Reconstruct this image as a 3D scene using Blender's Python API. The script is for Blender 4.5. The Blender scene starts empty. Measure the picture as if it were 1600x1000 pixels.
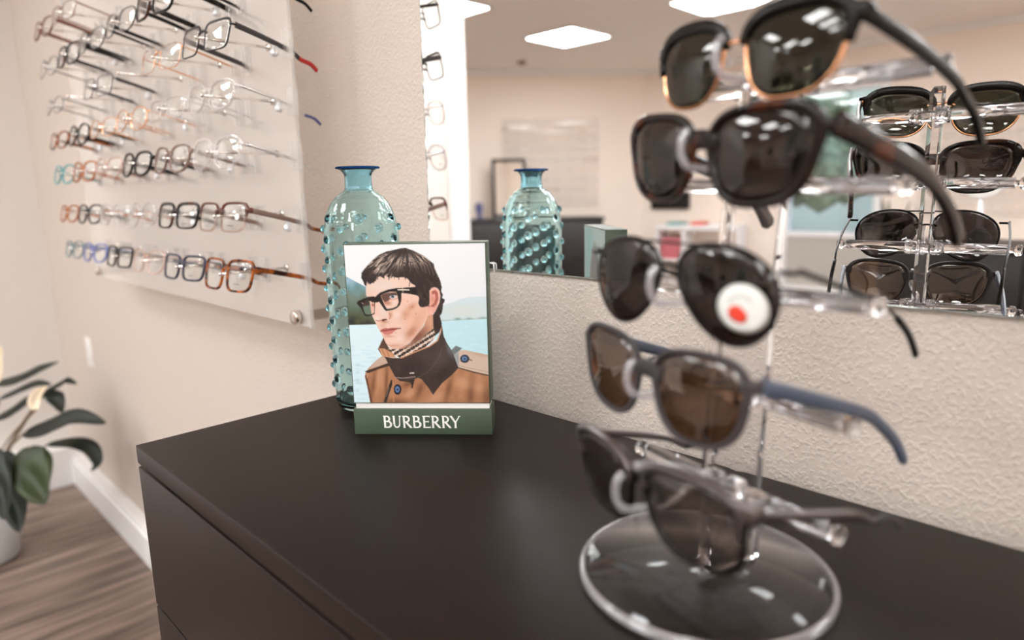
import bpy, bmesh, math, random
import numpy as np
from mathutils import Vector, Matrix

sc = bpy.context.scene
col = sc.collection
PI = math.pi

# ------------------------------------------------------------------ camera, world, light, exposure
FPX = 1053.78
CAM = Vector((0.8532, -0.6223, 1.2609))
yaw, pitch, roll = .7879, .1859, -.0216
Fw = Vector((-math.sin(yaw) * math.cos(pitch), math.cos(yaw) * math.cos(pitch), -math.sin(pitch)))
_r = Vector((math.cos(yaw), math.sin(yaw), 0.0))
_u = _r.cross(Fw)
Rt = math.cos(roll) * _r + math.sin(roll) * _u
Up = Rt.cross(Fw)
cd = bpy.data.cameras.new('camera')
cam = bpy.data.objects.new('camera', cd)
col.objects.link(cam)
M3 = Matrix((Rt, Up, -Fw)).transposed()
cam.matrix_world = Matrix.Translation(CAM) @ M3.to_4x4()
cd.sensor_width = 36.0
cd.sensor_fit = 'HORIZONTAL'
cd.lens = FPX / 1600 * 36
cd.clip_start = 0.02
cd.clip_end = 200
cd.dof.use_dof = True
cd.dof.focus_distance = 0.815
cd.dof.aperture_fstop = 2.7
sc.camera = cam

w = bpy.data.worlds.new('world')
sc.world = w
w.use_nodes = True
wn = w.node_tree.nodes
sky = wn.new('ShaderNodeTexSky')
sky.sky_type = 'NISHITA'
sky.sun_elevation = math.radians(40)
sky.sun_rotation = math.radians(200)
sky.sun_disc = False
w.node_tree.links.new(sky.outputs[0], wn['Background'].inputs[0])
wn['Background'].inputs[1].default_value = 0.34

LAMP_EMIT = 14.0            # strength of the ceiling panels
sc.view_settings.view_transform = 'Standard'
sc.view_settings.look = 'None'
sc.view_settings.exposure = 0.78
sc.view_settings.gamma = 1.0
sc.view_settings.use_curve_mapping = False
sc.cycles.use_denoising = True
sc.cycles.max_bounces = 24
sc.cycles.transparent_max_bounces = 48
sc.cycles.transmission_bounces = 20
sc.cycles.glossy_bounces = 10
sc.cycles.diffuse_bounces = 10
sc.cycles.sample_clamp_indirect = 8.0


def ray(x, y):
    return Fw + Rt * ((x - 800) / FPX) - Up * ((y - 500) / FPX)


def P(x, y, d):                       # a point of the photograph at depth d
    return CAM + ray(x, y) * d


def PY(x, y, Y):
    r = ray(x, y)
    return CAM + r * ((Y - CAM.y) / r.y)


def PZ(x, y, z):
    r = ray(x, y)
    return CAM + r * ((z - CAM.z) / r.z)


# ------------------------------------------------------------------ materials
def lin(c):
    return tuple((v / 255 / 12.92) if v / 255 <= .04045 else ((v / 255 + .055) / 1.055) ** 2.4 for v in c)


def new_mat(name):
    m = bpy.data.materials.new(name)
    m.use_nodes = True
    nt = m.node_tree
    for n in list(nt.nodes):
        if n.type != 'OUTPUT_MATERIAL':
            nt.nodes.remove(n)
    return m, nt, nt.nodes['Material Output']


def bsdf(name, rgb, rough=.5, metal=0, ior=1.5, trans=0, var=0, vscale=30, bump=0, bscale=200, coat=0, stretch=None, spec=.5):
    m, nt, out = new_mat(name)
    b = nt.nodes.new('ShaderNodeBsdfPrincipled')
    b.inputs['Base Color'].default_value = (*lin(rgb), 1)
    b.inputs['Roughness'].default_value = rough
    b.inputs['Metallic'].default_value = metal
    b.inputs['IOR'].default_value = ior
    b.inputs['Transmission Weight'].default_value = trans
    b.inputs['Coat Weight'].default_value = coat
    b.inputs['Specular IOR Level'].default_value = spec
    nt.links.new(b.outputs[0], out.inputs[0])
    if var or bump:
        tc = nt.nodes.new('ShaderNodeTexCoord')
        mp = nt.nodes.new('ShaderNodeMapping')
        if stretch:
            mp.inputs['Scale'].default_value = stretch
        nt.links.new(tc.outputs['Object'], mp.inputs[0])
    if var:
        n = nt.nodes.new('ShaderNodeTexNoise')
        n.inputs['Scale'].default_value = vscale
        n.inputs['Detail'].default_value = 6
        nt.links.new(mp.outputs[0], n.inputs['Vector'])
        cr = nt.nodes.new('ShaderNodeValToRGB')
        c = lin(rgb)
        cr.color_ramp.elements[0].position = .3
        cr.color_ramp.elements[1].position = .7
        cr.color_ramp.elements[0].color = (*[max(0, v * (1 - var)) for v in c], 1)
        cr.color_ramp.elements[1].color = (*[min(1, v * (1 + var)) for v in c], 1)
        nt.links.new(n.outputs[0], cr.inputs[0])
        nt.links.new(cr.outputs[0], b.inputs['Base Color'])
    if bump:
        n2 = nt.nodes.new('ShaderNodeTexNoise')
        n2.inputs['Scale'].default_value = bscale
        n2.inputs['Detail'].default_value = 4
        nt.links.new(mp.outputs[0], n2.inputs['Vector'])
        bp = nt.nodes.new('ShaderNodeBump')
        bp.inputs['Strength'].default_value = bump
        bp.inputs['Distance'].default_value = .002
        nt.links.new(n2.outputs[0], bp.inputs['Height'])
        nt.links.new(bp.outputs[0], b.inputs['Normal'])
    return m


def thin(name, tint, r0=.04, refl=(1, 1, 1), rough=0.0, diffuse=0, dcol=(255, 255, 255)):
    """clear sheet: straight-through transmission plus Schlick reflection"""
    m, nt, out = new_mat(name)
    tr = nt.nodes.new('ShaderNodeBsdfTransparent')
    tr.inputs[0].default_value = (*tint, 1)
    gl = nt.nodes.new('ShaderNodeBsdfGlossy')
    gl.inputs[0].default_value = (*refl, 1)
    gl.inputs['Roughness'].default_value = rough
    lw = nt.nodes.new('ShaderNodeLayerWeight')
    lw.inputs[0].default_value = .5
    pw = nt.nodes.new('ShaderNodeMath'); pw.operation = 'POWER'; pw.inputs[1].default_value = 5
    nt.links.new(lw.outputs['Facing'], pw.inputs[0])
    ma = nt.nodes.new('ShaderNodeMath'); ma.operation = 'MULTIPLY_ADD'
    ma.inputs[1].default_value = 1 - r0
    ma.inputs[2].default_value = r0
    nt.links.new(pw.outputs[0], ma.inputs[0])
    mx = nt.nodes.new('ShaderNodeMixShader')
    nt.links.new(ma.outputs[0], mx.inputs[0])
    base = tr
    if diffuse:
        df = nt.nodes.new('ShaderNodeBsdfDiffuse')
        df.inputs[0].default_value = (*lin(dcol), 1)
        m0 = nt.nodes.new('ShaderNodeMixShader')
        m0.inputs[0].default_value = diffuse
        nt.links.new(tr.outputs[0], m0.inputs[1])
        nt.links.new(df.outputs[0], m0.inputs[2])
        base = m0
    nt.links.new(base.outputs[0], mx.inputs[1])
    nt.links.new(gl.outputs[0], mx.inputs[2])
    nt.links.new(mx.outputs[0], out.inputs[0])
    return m


def glass(name, tint, ior=1.49, rough=0.0):
    m, nt, out = new_mat(name)
    g = nt.nodes.new('ShaderNodeBsdfGlass')
    g.inputs[0].default_value = (*tint, 1)
    g.inputs['IOR'].default_value = ior
    g.inputs['Roughness'].default_value = rough
    nt.links.new(g.outputs[0], out.inputs[0])
    return m


def tortoise(name, dark, light, scale=60, lo=.42, hi=.62, rough=.15):
    m, nt, out = new_mat(name)
    b = nt.nodes.new('ShaderNodeBsdfPrincipled')
    b.inputs['Roughness'].default_value = rough
    b.inputs['Specular IOR Level'].default_value = .28
    nt.links.new(b.outputs[0], out.inputs[0])
    tc = nt.nodes.new('ShaderNodeTexCoord')
    n = nt.nodes.new('ShaderNodeTexNoise')
    n.inputs['Scale'].default_value = scale
    n.inputs['Detail'].default_value = 3
    nt.links.new(tc.outputs['Object'], n.inputs['Vector'])
    cr = nt.nodes.new('ShaderNodeValToRGB')
    cr.color_ramp.elements[0].position = lo
    cr.color_ramp.elements[1].position = hi
    cr.color_ramp.elements[0].color = (*lin(dark), 1)
    cr.color_ramp.elements[1].color = (*lin(light), 1)
    nt.links.new(n.outputs[0], cr.inputs[0])
    nt.links.new(cr.outputs[0], b.inputs['Base Color'])
    return m


def emit(name, rgb, s):
    m, nt, out = new_mat(name)
    e = nt.nodes.new('ShaderNodeEmission')
    e.inputs[0].default_value = (*rgb, 1)
    e.inputs[1].default_value = s
    nt.links.new(e.outputs[0], out.inputs[0])
    return m


def wall_mat(name, rgb, tex=1.0, scale=1.0):
    """painted plaster with a knock-down texture"""
    m, nt, out = new_mat(name)
    b = nt.nodes.new('ShaderNodeBsdfPrincipled')
    b.inputs['Roughness'].default_value = .62
    b.inputs['Specular IOR Level'].default_value = .35
    b.inputs['Base Color'].default_value = (*lin(rgb), 1)
    nt.links.new(b.outputs[0], out.inputs[0])
    if tex:
        tc = nt.nodes.new('ShaderNodeTexCoord')
        n1 = nt.nodes.new('ShaderNodeTexNoise')
        n1.inputs['Scale'].default_value = 200 * scale
        n1.inputs['Detail'].default_value = 1.2
        n1.inputs['Distortion'].default_value = .15
        nt.links.new(tc.outputs['Object'], n1.inputs['Vector'])
        cr = nt.nodes.new('ShaderNodeValToRGB')
        cr.color_ramp.elements[0].position = .47
        cr.color_ramp.elements[1].position = .66
        nt.links.new(n1.outputs[0], cr.inputs[0])
        n2 = nt.nodes.new('ShaderNodeTexNoise')
        n2.inputs['Scale'].default_value = 330 * scale
        nt.links.new(tc.outputs['Object'], n2.inputs['Vector'])
        ad = nt.nodes.new('ShaderNodeMath'); ad.operation = 'MULTIPLY_ADD'
        ad.inputs[1].default_value = .18
        nt.links.new(n2.outputs[0], ad.inputs[0])
        nt.links.new(cr.outputs[0], ad.inputs[2])
        bp = nt.nodes.new('ShaderNodeBump')
        bp.inputs['Strength'].default_value = .42 * tex
        bp.inputs['Distance'].default_value = .0022
        nt.links.new(ad.outputs[0], bp.inputs['Height'])
        nt.links.new(bp.outputs[0], b.inputs['Normal'])
    return m


def floor_mat():
    m, nt, out = new_mat('plank_floor')
    b = nt.nodes.new('ShaderNodeBsdfPrincipled')
    b.inputs['Roughness'].default_value = .45
    nt.links.new(b.outputs[0], out.inputs[0])
    tc = nt.nodes.new('ShaderNodeTexCoord')
    mp = nt.nodes.new('ShaderNodeMapping')
    mp.inputs['Rotation'].default_value = (0, 0, PI / 2)
    nt.links.new(tc.outputs['Object'], mp.inputs[0])
    br = nt.nodes.new('ShaderNodeTexBrick')
    br.inputs['Scale'].default_value = 1.0
    br.inputs['Brick Width'].default_value = 1.1
    br.inputs['Row Height'].default_value = .15
    br.inputs['Mortar Size'].default_value = .0025
    br.inputs['Color1'].default_value = (*lin((152, 134, 122)), 1)
    br.inputs['Color2'].default_value = (*lin((112, 96, 86)), 1)
    br.inputs['Mortar'].default_value = (*lin((60, 46, 40)), 1)
    nt.links.new(mp.outputs[0], br.inputs['Vector'])
    mp2 = nt.nodes.new('ShaderNodeMapping')
    mp2.inputs['Scale'].default_value = (14, 1.3, 1)
    nt.links.new(tc.outputs['Object'], mp2.inputs[0])
    n = nt.nodes.new('ShaderNodeTexNoise')
    n.inputs['Scale'].default_value = 1.6
    n.inputs['Detail'].default_value = 8
    nt.links.new(mp2.outputs[0], n.inputs['Vector'])
    cr = nt.nodes.new('ShaderNodeValToRGB')
    cr.color_ramp.elements[0].position = .35
    cr.color_ramp.elements[1].position = .68
    cr.color_ramp.elements[0].color = (.34, .32, .31, 1)
    cr.color_ramp.elements[1].color = (1.45, 1.4, 1.38, 1)
    nt.links.new(n.outputs[0], cr.inputs[0])
    mx = nt.nodes.new('ShaderNodeMix')
    mx.data_type = 'RGBA'; mx.blend_type = 'MULTIPLY'
    mx.inputs['Factor'].default_value = 1
    nt.links.new(br.outputs[0], mx.inputs['A'])
    nt.links.new(cr.outputs[0], mx.inputs['B'])
    nt.links.new(mx.outputs['Result'], b.inputs['Base Color'])
    return m


def vcol_mat(name, rough=.35):
    m, nt, out = new_mat(name)
    b = nt.nodes.new('ShaderNodeBsdfPrincipled')
    b.inputs['Roughness'].default_value = rough
    a = nt.nodes.new('ShaderNodeAttribute')
    a.attribute_name = 'print'
    nt.links.new(a.outputs['Color'], b.inputs['Base Color'])
    nt.links.new(b.outputs[0], out.inputs[0])
    return m


MT = {}
MT['wall'] = wall_mat('painted_plaster', (207, 196, 186))
MT['wall_plain'] = wall_mat('painted_plaster_smooth', (243, 231, 220), .4, .5)
MT['wall_grey'] = wall_mat('painted_plaster_pale', (222, 217, 212), .5)
MT['ceiling'] = wall_mat('ceiling_paint', (248, 243, 238), .4, .4)
MT['trim'] = bsdf('white_trim_paint', (238, 238, 238), .4)
MT['floor'] = floor_mat()
MT['darkwood'] = bsdf('black_brown_veneer', (26, 17, 13), 0.40, var=.18, vscale=8, bump=.10, bscale=420, stretch=(1, 9, 9), spec=.18)
MT['gapdark'] = bsdf('dark_carcass', (18, 13, 12), .7)
MT['mirror'] = bsdf('silvered_glass', (251, 251, 250), 0.0, metal=1)
MT['glass_edge'] = bsdf('polished_glass_edge', (206, 214, 210), .12, metal=.7, var=.4, vscale=90)
MT['white_plastic'] = bsdf('white_plastic', (240, 240, 238), .35)
MT['acrylic'] = glass('clear_acrylic', (.985, .985, .99), 1.46)
m, nt, out = new_mat('satin_acrylic_panel')
_df = nt.nodes.new('ShaderNodeBsdfDiffuse'); _df.inputs[0].default_value = (*lin((247, 243, 238)), 1)
_tl = nt.nodes.new('ShaderNodeBsdfTranslucent'); _tl.inputs[0].default_value = (*lin((247, 243, 239)), 1)
_tr = nt.nodes.new('ShaderNodeBsdfTransparent'); _tr.inputs[0].default_value = (.97, .97, .97, 1)
_gl = nt.nodes.new('ShaderNodeBsdfGlossy'); _gl.inputs['Roughness'].default_value = .18
_m1 = nt.nodes.new('ShaderNodeMixShader'); _m1.inputs[0].default_value = .30
nt.links.new(_df.outputs[0], _m1.inputs[1]); nt.links.new(_tl.outputs[0], _m1.inputs[2])
_m2 = nt.nodes.new('ShaderNodeMixShader'); _m2.inputs[0].default_value = .58
nt.links.new(_m1.outputs[0], _m2.inputs[1]); nt.links.new(_tr.outputs[0], _m2.inputs[2])
_m3 = nt.nodes.new('ShaderNodeMixShader'); _m3.inputs[0].default_value = .035
nt.links.new(_m2.outputs[0], _m3.inputs[1]); nt.links.new(_gl.outputs[0], _m3.inputs[2])
nt.links.new(_m3.outputs[0], out.inputs[0])
MT['satin'] = m
MT['sheet'] = thin('acrylic_sheet', (.97, .97, .97), .045, diffuse=.12, dcol=(235, 235, 235))
MT['rim'] = thin('polished_disc_rim', (.8, .8, .82), .12, diffuse=.22, dcol=(225, 222, 226))
MT['hook'] = thin('frosted_acrylic_hook', (.84, .84, .86), .10, diffuse=.2, dcol=(228, 228, 236))
MT['far_sheet'] = thin('faint_acrylic_sheet', (.97, .97, .97), .02, diffuse=.06, dcol=(235, 232, 230))
MT['disc'] = thin('clear_disc_face', (.95, .95, .955), .035, rough=.10)
MT['chrome'] = bsdf('brushed_chrome', (225, 215, 208), .22, metal=1)
MT['steel'] = bsdf('polished_steel', (235, 232, 228), .12, metal=1)
MT['lens'] = thin('clear_demo_lens', (.97, .975, .97), .04)
MT['ink'] = bsdf('black_ink', (25, 22, 22), .5)
MT['card_green'] = bsdf('dark_green_board', (72, 88, 72), .42, bump=.15, bscale=900)
MT['card_white'] = bsdf('white_board', (240, 240, 238), .5)
MT['print'] = vcol_mat('glossy_photo_print', .3)
MT['letter'] = bsdf('white_foil', (245, 247, 243), .35)
MT['aqua'] = glass('aqua_glass', (.86, .964, .970), 1.45)
MT['aqua_deep'] = glass('deep_aqua_glass', (.76, .935, .985), 1.45)
MT['aqua_nub'] = glass('hobnail_glass', (.60, .81, .88), 1.45)
MT['aqua_lip'] = glass('blue_glass_rim', (.10, .30, .62), 1.45)
MT['black_gloss'] = bsdf('black_acetate', (14, 10, 9), .22, spec=.22)
MT['black_matte'] = bsdf('matte_grey_acetate', (60, 56, 58), .5, spec=.3)
MT['blue_grey'] = bsdf('blue_grey_acetate', (74, 84, 104), .35)
MT['black_metal'] = bsdf('black_metal', (26, 21, 21), .4, metal=.3, spec=.3)
MT['gun_metal'] = bsdf('gunmetal', (110, 104, 104), .3, metal=.9)
MT['gold'] = bsdf('rose_gold', (232, 170, 128), .2, metal=1)
MT['silver'] = bsdf('silver_metal', (220, 222, 226), .18, metal=1)
MT['red'] = bsdf('red_rubber', (175, 28, 30), .4)
MT['navy'] = bsdf('navy_acetate', (38, 41, 66), .3)
MT['periwinkle'] = bsdf('violet_blue_acetate', (88, 92, 140), .35)
MT['blue'] = bsdf('blue_acetate', (92, 104, 170), .3)
MT['teal'] = bsdf('teal_acetate', (60, 150, 155), .3)
MT['teal_grey'] = bsdf('grey_teal_acetate', (108, 130, 134), .3)
MT['amber'] = bsdf('amber_acetate', (168, 92, 44), .25)
MT['taupe'] = bsdf('taupe_acetate', (128, 104, 96), .25)
MT['brown_metal'] = bsdf('brown_metal', (120, 74, 58), .3, metal=.6)
MT['grey_metal'] = bsdf('grey_metal', (84, 78, 84), .3, metal=.6)
MT['tortoise'] = tortoise('tortoise_acetate', (46, 17, 8), (176, 92, 34), 70)
MT['tortoise_dark'] = tortoise('dark_tortoise_acetate', (24, 15, 12), (122, 62, 30), 38, .58, .86)
MT['crystal'] = thin('crystal_acetate', (.93, .92, .92), .07, diffuse=.14, dcol=(240, 238, 238))
MT['crystal_pink'] = thin('blush_crystal_acetate', (.93, .84, .80), .07, diffuse=.18, dcol=(240, 215, 205))
MT['tag'] = bsdf('security_tag_plastic', (232, 236, 240), .12, metal=.35, coat=.5)
MT['lens_green'] = thin('green_sun_lens', (.17, .17, .13), .05, (1, .98, .95))
MT['lens_brown'] = thin('brown_sun_lens', (.15, .12, .11), .05, (1, .98, .96))
MT['lens_dark'] = thin('dark_brown_sun_lens', (.16, .135, .125), .045, (1, .98, .98))
MT['lens_mirror'] = thin('brown_mirror_lens', (.32, .23, .165), .10, (.95, .9, .86))
MT['lens_grad'] = thin('grey_sun_lens', (.52, .48, .46), .06)
MT['pad'] = thin('clear_silicone', (.9, .9, .9), .06, diffuse=.2)
MT['leaf'] = bsdf('leaf_green', (20, 30, 16), .5, var=.45, vscale=9, stretch=(1, 1, 1))
MT['leaf_lime'] = bsdf('young_leaf_green', (42, 54, 22), .5, var=.4, vscale=10)
MT['stem'] = bsdf('stem_brown_green', (120, 100, 76), .5)
MT['spathe'] = bsdf('cream_spathe', (238, 222, 196), .5)
MT['pot'] = bsdf('white_glazed_pot', (222, 228, 234), .3)
MT['soil'] = bsdf('potting_soil', (44, 34, 28), .9)
MT['lamp'] = emit('lamp_diffuser', (.985, .995, 1.0), LAMP_EMIT)
MT['outlet'] = bsdf('outlet_plastic', (244, 242, 238), .35)
MT['black'] = bsdf('black_laminate', (26, 22, 22), .4)
MT['screen'] = bsdf('black_screen', (10, 10, 11), .15)
MT['pink'] = bsdf('pink_card', (196, 108, 116), .6)
MT['bushes'] = bsdf('hedge_green', (150, 156, 120), .7, var=.6, vscale=7)
MT['facade'] = bsdf('pale_render', (226, 214, 190), .8, var=.12, vscale=.8)
MT['pavement'] = bsdf('pavement', (188, 180, 168), .8, var=.15, vscale=3)
MT['door_glass'] = thin('door_glass', (.93, .96, .95), .05)
MT['panel_grey'] = bsdf('grey_panel', (188, 184, 176), .5)
MT['red_sticker'] = bsdf('red_sticker_ink', (222, 66, 48), .5)
MT['grey_ink'] = bsdf('grey_sticker_ink', (170, 172, 170), .5)
MT['sticker'] = bsdf('white_sticker', (226, 228, 224), .4)


# ------------------------------------------------------------------ mesh helpers
def link(name, bm, m, parent=None, smooth=True):
    me = bpy.data.meshes.new(name)
    bmesh.ops.recalc_face_normals(bm, faces=bm.faces)
    bm.to_mesh(me)
    bm.free()
    if smooth:
        for p in me.polygons:
            p.use_smooth = True
    o = bpy.data.objects.new(name, me)
    for mm in (m if isinstance(m, (list, tuple)) else [m]):
        me.materials.append(MT[mm] if isinstance(mm, str) else mm)
    col.objects.link(o)
    if parent:
        o.parent = parent
    return o


def thing(name, label, cat, loc=(0, 0, 0), rot=(0, 0, 0), group=None):
    o = bpy.data.objects.new(name, None)
    o.empty_display_size = .02
    col.objects.link(o)
    o.location = loc
    o.rotation_euler = rot
    o['label'] = label
    o['category'] = cat
    if group:
        o['group'] = group
    return o


def tag(o, label, cat, group=None):
    o['label'] = label
    o['category'] = cat
    if group:
        o['group'] = group
    return o


def struct(name, bm, m, smooth=False):
    o = link(name, bm, m, None, smooth)
    o['kind'] = 'structure'
    return o


def box(bm, x0, x1, y0, y1, z0, z1, bev=0, mi=0, mat=None):
    r = bmesh.ops.create_cube(bm, size=1.0)
    vs = r['verts']
    for v in vs:
        v.co = Vector((x0 + (v.co.x + .5) * (x1 - x0), y0 + (v.co.y + .5) * (y1 - y0), z0 + (v.co.z + .5) * (z1 - z0)))
        if mat:
            v.co = mat @ v.co
    fs = set(f for v in vs for f in v.link_faces)
    for f in fs:
        f.material_index = mi
    if bev:
        es = list(set(e for v in vs for e in v.link_edges))
        bmesh.ops.bevel(bm, geom=es, offset=bev, segments=2, affect='EDGES', profile=.5)
    return bm


def nb():
    return bmesh.new()


def loft(bm, rings, closed=False, cap=True, mi=0):
    vr = [[bm.verts.new(p) for p in r] for r in rings]
    n = len(vr[0])
    m = len(vr)
    for i in range(m if closed else m - 1):
        a, b = vr[i], vr[(i + 1) % m]
        for k in range(n):
            f = bm.faces.new((a[k], a[(k + 1) % n], b[(k + 1) % n], b[k]))
            f.material_index = mi
    if cap and not closed:
        for r in (vr[0], vr[-1][::-1]):
            f = bm.faces.new(r)
            f.material_index = mi
    return bm


def tube(bm, path, rw, rh=None, n=8, closed=False, up=(0, 0, 1), square=1.0, mi=0):
    """sweep an elliptical section; rw half-width (side), rh half-height (up). numbers or per-point lists"""
    path = [Vector(p) for p in path]
    m = len(path)
    rw = rw if isinstance(rw, (list, tuple)) else [rw] * m
    rh = rw if rh is None else (rh if isinstance(rh, (list, tuple)) else [rh] * m)
    up = Vector(up)
    rings = []
    for i, p in enumerate(path):
        if closed:
            t = path[(i + 1) % m] - path[i - 1]
        else:
            t = path[min(i + 1, m - 1)] - path[max(i - 1, 0)]
        t.normalize()
        s = t.cross(up)
        if s.length < 1e-4:
            s = t.cross(Vector((1, 0, 0)))
        s.normalize()
        u = s.cross(t)
        ring = []
        for k in range(n):
            a = 2 * PI * k / n + PI / n
            c, d = math.cos(a), math.sin(a)
            if square != 1.0:
                c = math.copysign(abs(c) ** square, c)
                d = math.copysign(abs(d) ** square, d)
            ring.append(p + s * (rw[i] * c) + u * (rh[i] * d))
        rings.append(ring)
    return loft(bm, rings, closed, True, mi)


def lathe(bm, prof, n=48, center=(0, 0, 0), closed=False, mi=0, axis=None):
    """revolve (r, z) profile about the z axis (or an axis matrix)"""
    c = Vector(center)
    rings = []
    for r, z in prof:
        ring = []
        for k in range(n):
            a = 2 * PI * k / n
            p = Vector((max(r, 1e-5) * math.cos(a), max(r, 1e-5) * math.sin(a), z))
            if axis:
                p = axis @ p
            ring.append(c + p)
        rings.append(ring)
    return loft(bm, rings, closed, not closed, mi)


def ico(bm, c, r, scale=(1, 1, 1), sub=2, mi=0):
    g = bmesh.ops.create_icosphere(bm, subdivisions=sub, radius=r)
    for v in g['verts']:
        v.co = Vector(c) + Vector((v.co.x * scale[0], v.co.y * scale[1], v.co.z * scale[2]))
    for f in set(f for v in g['verts'] for f in v.link_faces):
        f.material_index = mi
    return bm


def smooth_path(pts, k=6):
    """Catmull-Rom through the points"""
    pts = [Vector(p) for p in pts]
    out = []
    for i in range(len(pts) - 1):
        p0 = pts[max(i - 1, 0)]; p1 = pts[i]; p2 = pts[i + 1]; p3 = pts[min(i + 2, len(pts) - 1)]
        for j in range(k):
            t = j / k
            out.append(.5 * ((2 * p1) + (p2 - p0) * t + (2 * p0 - 5 * p1 + 4 * p2 - p3) * t * t + (3 * p1 - p0 - 3 * p2 + p3) * t ** 3))
    out.append(pts[-1])
    return out


# ------------------------------------------------------------------ the setting
H = 0.9778            # dresser top
ZC = 2.75             # ceiling
WY = 0.0415           # plaster face behind the mirror
XL = -2.75            # short wall on the left
XO, XR, YF = -6.4, 3.4, -7.15

bm = nb(); box(bm, XO - .2, XR + .2, YF - .2, WY + .2, -.1, 0); struct('floor', bm, 'floor')
bm = nb(); box(bm, XO - .2, XR + .2, YF - .2, WY + .2, ZC, ZC + .1); struct('ceiling', bm, 'ceiling')
bm = nb(); box(bm, XL - .0, XR + .2, WY, WY + .12, 0, ZC); struct('wall_back', bm, 'wall')
bm = nb(); box(bm, XO - .2, XL - .10, WY, WY + .12, 0, ZC); struct('wall_back_beyond', bm, 'wall_plain')
bm = nb(); box(bm, XL - .10, XL, -2.31, WY, 0, ZC); struct('wall_left', bm, 'wall_grey')
bm = nb(); box(bm, XR, XR + .12, YF - .2, WY + .12, 0, ZC); struct('wall_right', bm, 'wall_plain')
bm = nb(); box(bm, XO - .12, XO, YF + 3.1, WY + .12, 0, ZC); struct('wall_outer', bm, 'wall_plain')
# white end post of the short wall
bm = nb(); box(bm, XL - .13, XL + .02, -2.48, -2.31, 0, ZC, .004); struct('trim_1', bm, 'trim')
# diagonal wall and far wall with the glazed door
dA, dB, dC = Vector((XO, -4.05, 0)), Vector((-4.22, -6.81, 0)), Vector((-2.62, YF, 0))


def slab(name, a, b, z0, z1, m, t=.12, off=0.0, bev=0):
    d = (b - a); L = d.length; d.normalize(); n = Vector((d.y, -d.x, 0))    # n points away from the room
    if n.y > 0:
        n = -n
    mat = Matrix(((d.x, n.x, 0, a.x), (d.y, n.y, 0, a.y), (0, 0, 1, 0), (0, 0, 0, 1)))
    bm = nb(); box(bm, 0, L, off, off + t, z0, z1, bev, mat=mat)
    return struct(name, bm, m)


slab('wall_diagonal', dA, dB, 0, ZC, 'wall_plain')
slab('wall_corner', dB, dC, 0, ZC, 'wall_plain')
DX0, DX1, DZ = -2.56, -1.47, 2.36
bm = nb()
box(bm, -2.68, DX0, YF - .12, YF, 0, ZC)
box(bm, DX1, XR + .2, YF - .12, YF, 0, ZC)
box(bm, DX0, DX1, YF - .12, YF, DZ, ZC)
struct('wall_far', bm, 'wall_plain')
slab('trim_2', dA, dB, ZC - .07, ZC, 'trim', .03, -.03)
slab('trim_3', dB, dC, ZC - .07, ZC, 'trim', .03, -.03)
bm = nb(); box(bm, dC.x, XR, YF, YF + .03, ZC - .07, ZC); struct('trim_4', bm, 'trim')

# baseboards
bm = nb()
box(bm, XL + .13, -.004, -.008, WY, 0, .115, .003); box(bm, XL + .13, -.004, .000, WY, .11, .132, .003)
struct('baseboard_back', bm, 'trim')
bm = nb(); box(bm, XL, XL + .135, -2.31, WY, 0, .175, .004); struct('baseboard_left', bm, 'trim')

# glazed door on the far wall, seen in the mirror
dr = thing('door_1', 'white framed glazed door with grey lower panel on the far wall', 'door', (0, 0, 0))
del dr['label'], dr['category']
dr['kind'] = 'structure'
bm = nb()
box(bm, DX0, DX0 + .10, YF - .09, YF + .03, 0, DZ - .001); box(bm, DX1 - .08, DX1, YF - .09, YF + .03, 0, DZ - .001)
box(bm, DX0 + .1, DX1 - .08, YF - .085, YF + .025, DZ - .1, DZ - .002); box(bm, DX0 + .1, DX1 - .08, YF - .085, YF + .025, 0, .14)
box(bm, DX0 + .1, DX1 - .08, YF - .07, YF + .01, .70, .76)
link('door_frame', bm, 'trim', dr, False)
bm = nb(); box(bm, DX0 + .10, DX1 - .08, YF - .05, YF - .02, .14, .70); link('door_panel', bm, 'panel_grey', dr, False)
bm = nb(); box(bm, DX0 + .10, DX1 - .08, YF - .045, YF - .037, .76, DZ - .1); link('door_pane', bm, 'door_glass', dr, False)

bm = nb(); box(bm, -14, 10, -30, YF - .12, -.12, -.02); struct('ground_outside', bm, 'pavement')
bm = nb(); box(bm, -16, 12, -20.4, -20, -.1, 7.5); struct('wall_outside', bm, 'facade')
rnd = random.Random(5)
for i, (bx, by, br_) in enumerate([(-5.2, -12, 2.0), (-.6, -13, 2.1), (3.6, -12.2, 1.7)]):
    bm = nb()
    for k in range(150):
        a, b_ = rnd.uniform(0, 2 * PI), rnd.uniform(-.3, 1)
        rr = br_ * rnd.uniform(.55, 1)
        ico(bm, (rr * math.cos(a) * math.sqrt(max(0, 1 - b_ * b_ * .8)), rr * math.sin(a) * .7, br_ * .75 + rr * .75 * b_), rnd.uniform(.26, .46), sub=1)
    t = tag(link('bush', bm, 'bushes'), ['green bush outside the glazed door, on the wall side', 'largest green bush outside, straight beyond the glazed door', 'small green bush outside, farthest along from the door'][i], 'bush', 'bushes outside the door')
    t.location = (bx, by, -.02)

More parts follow.
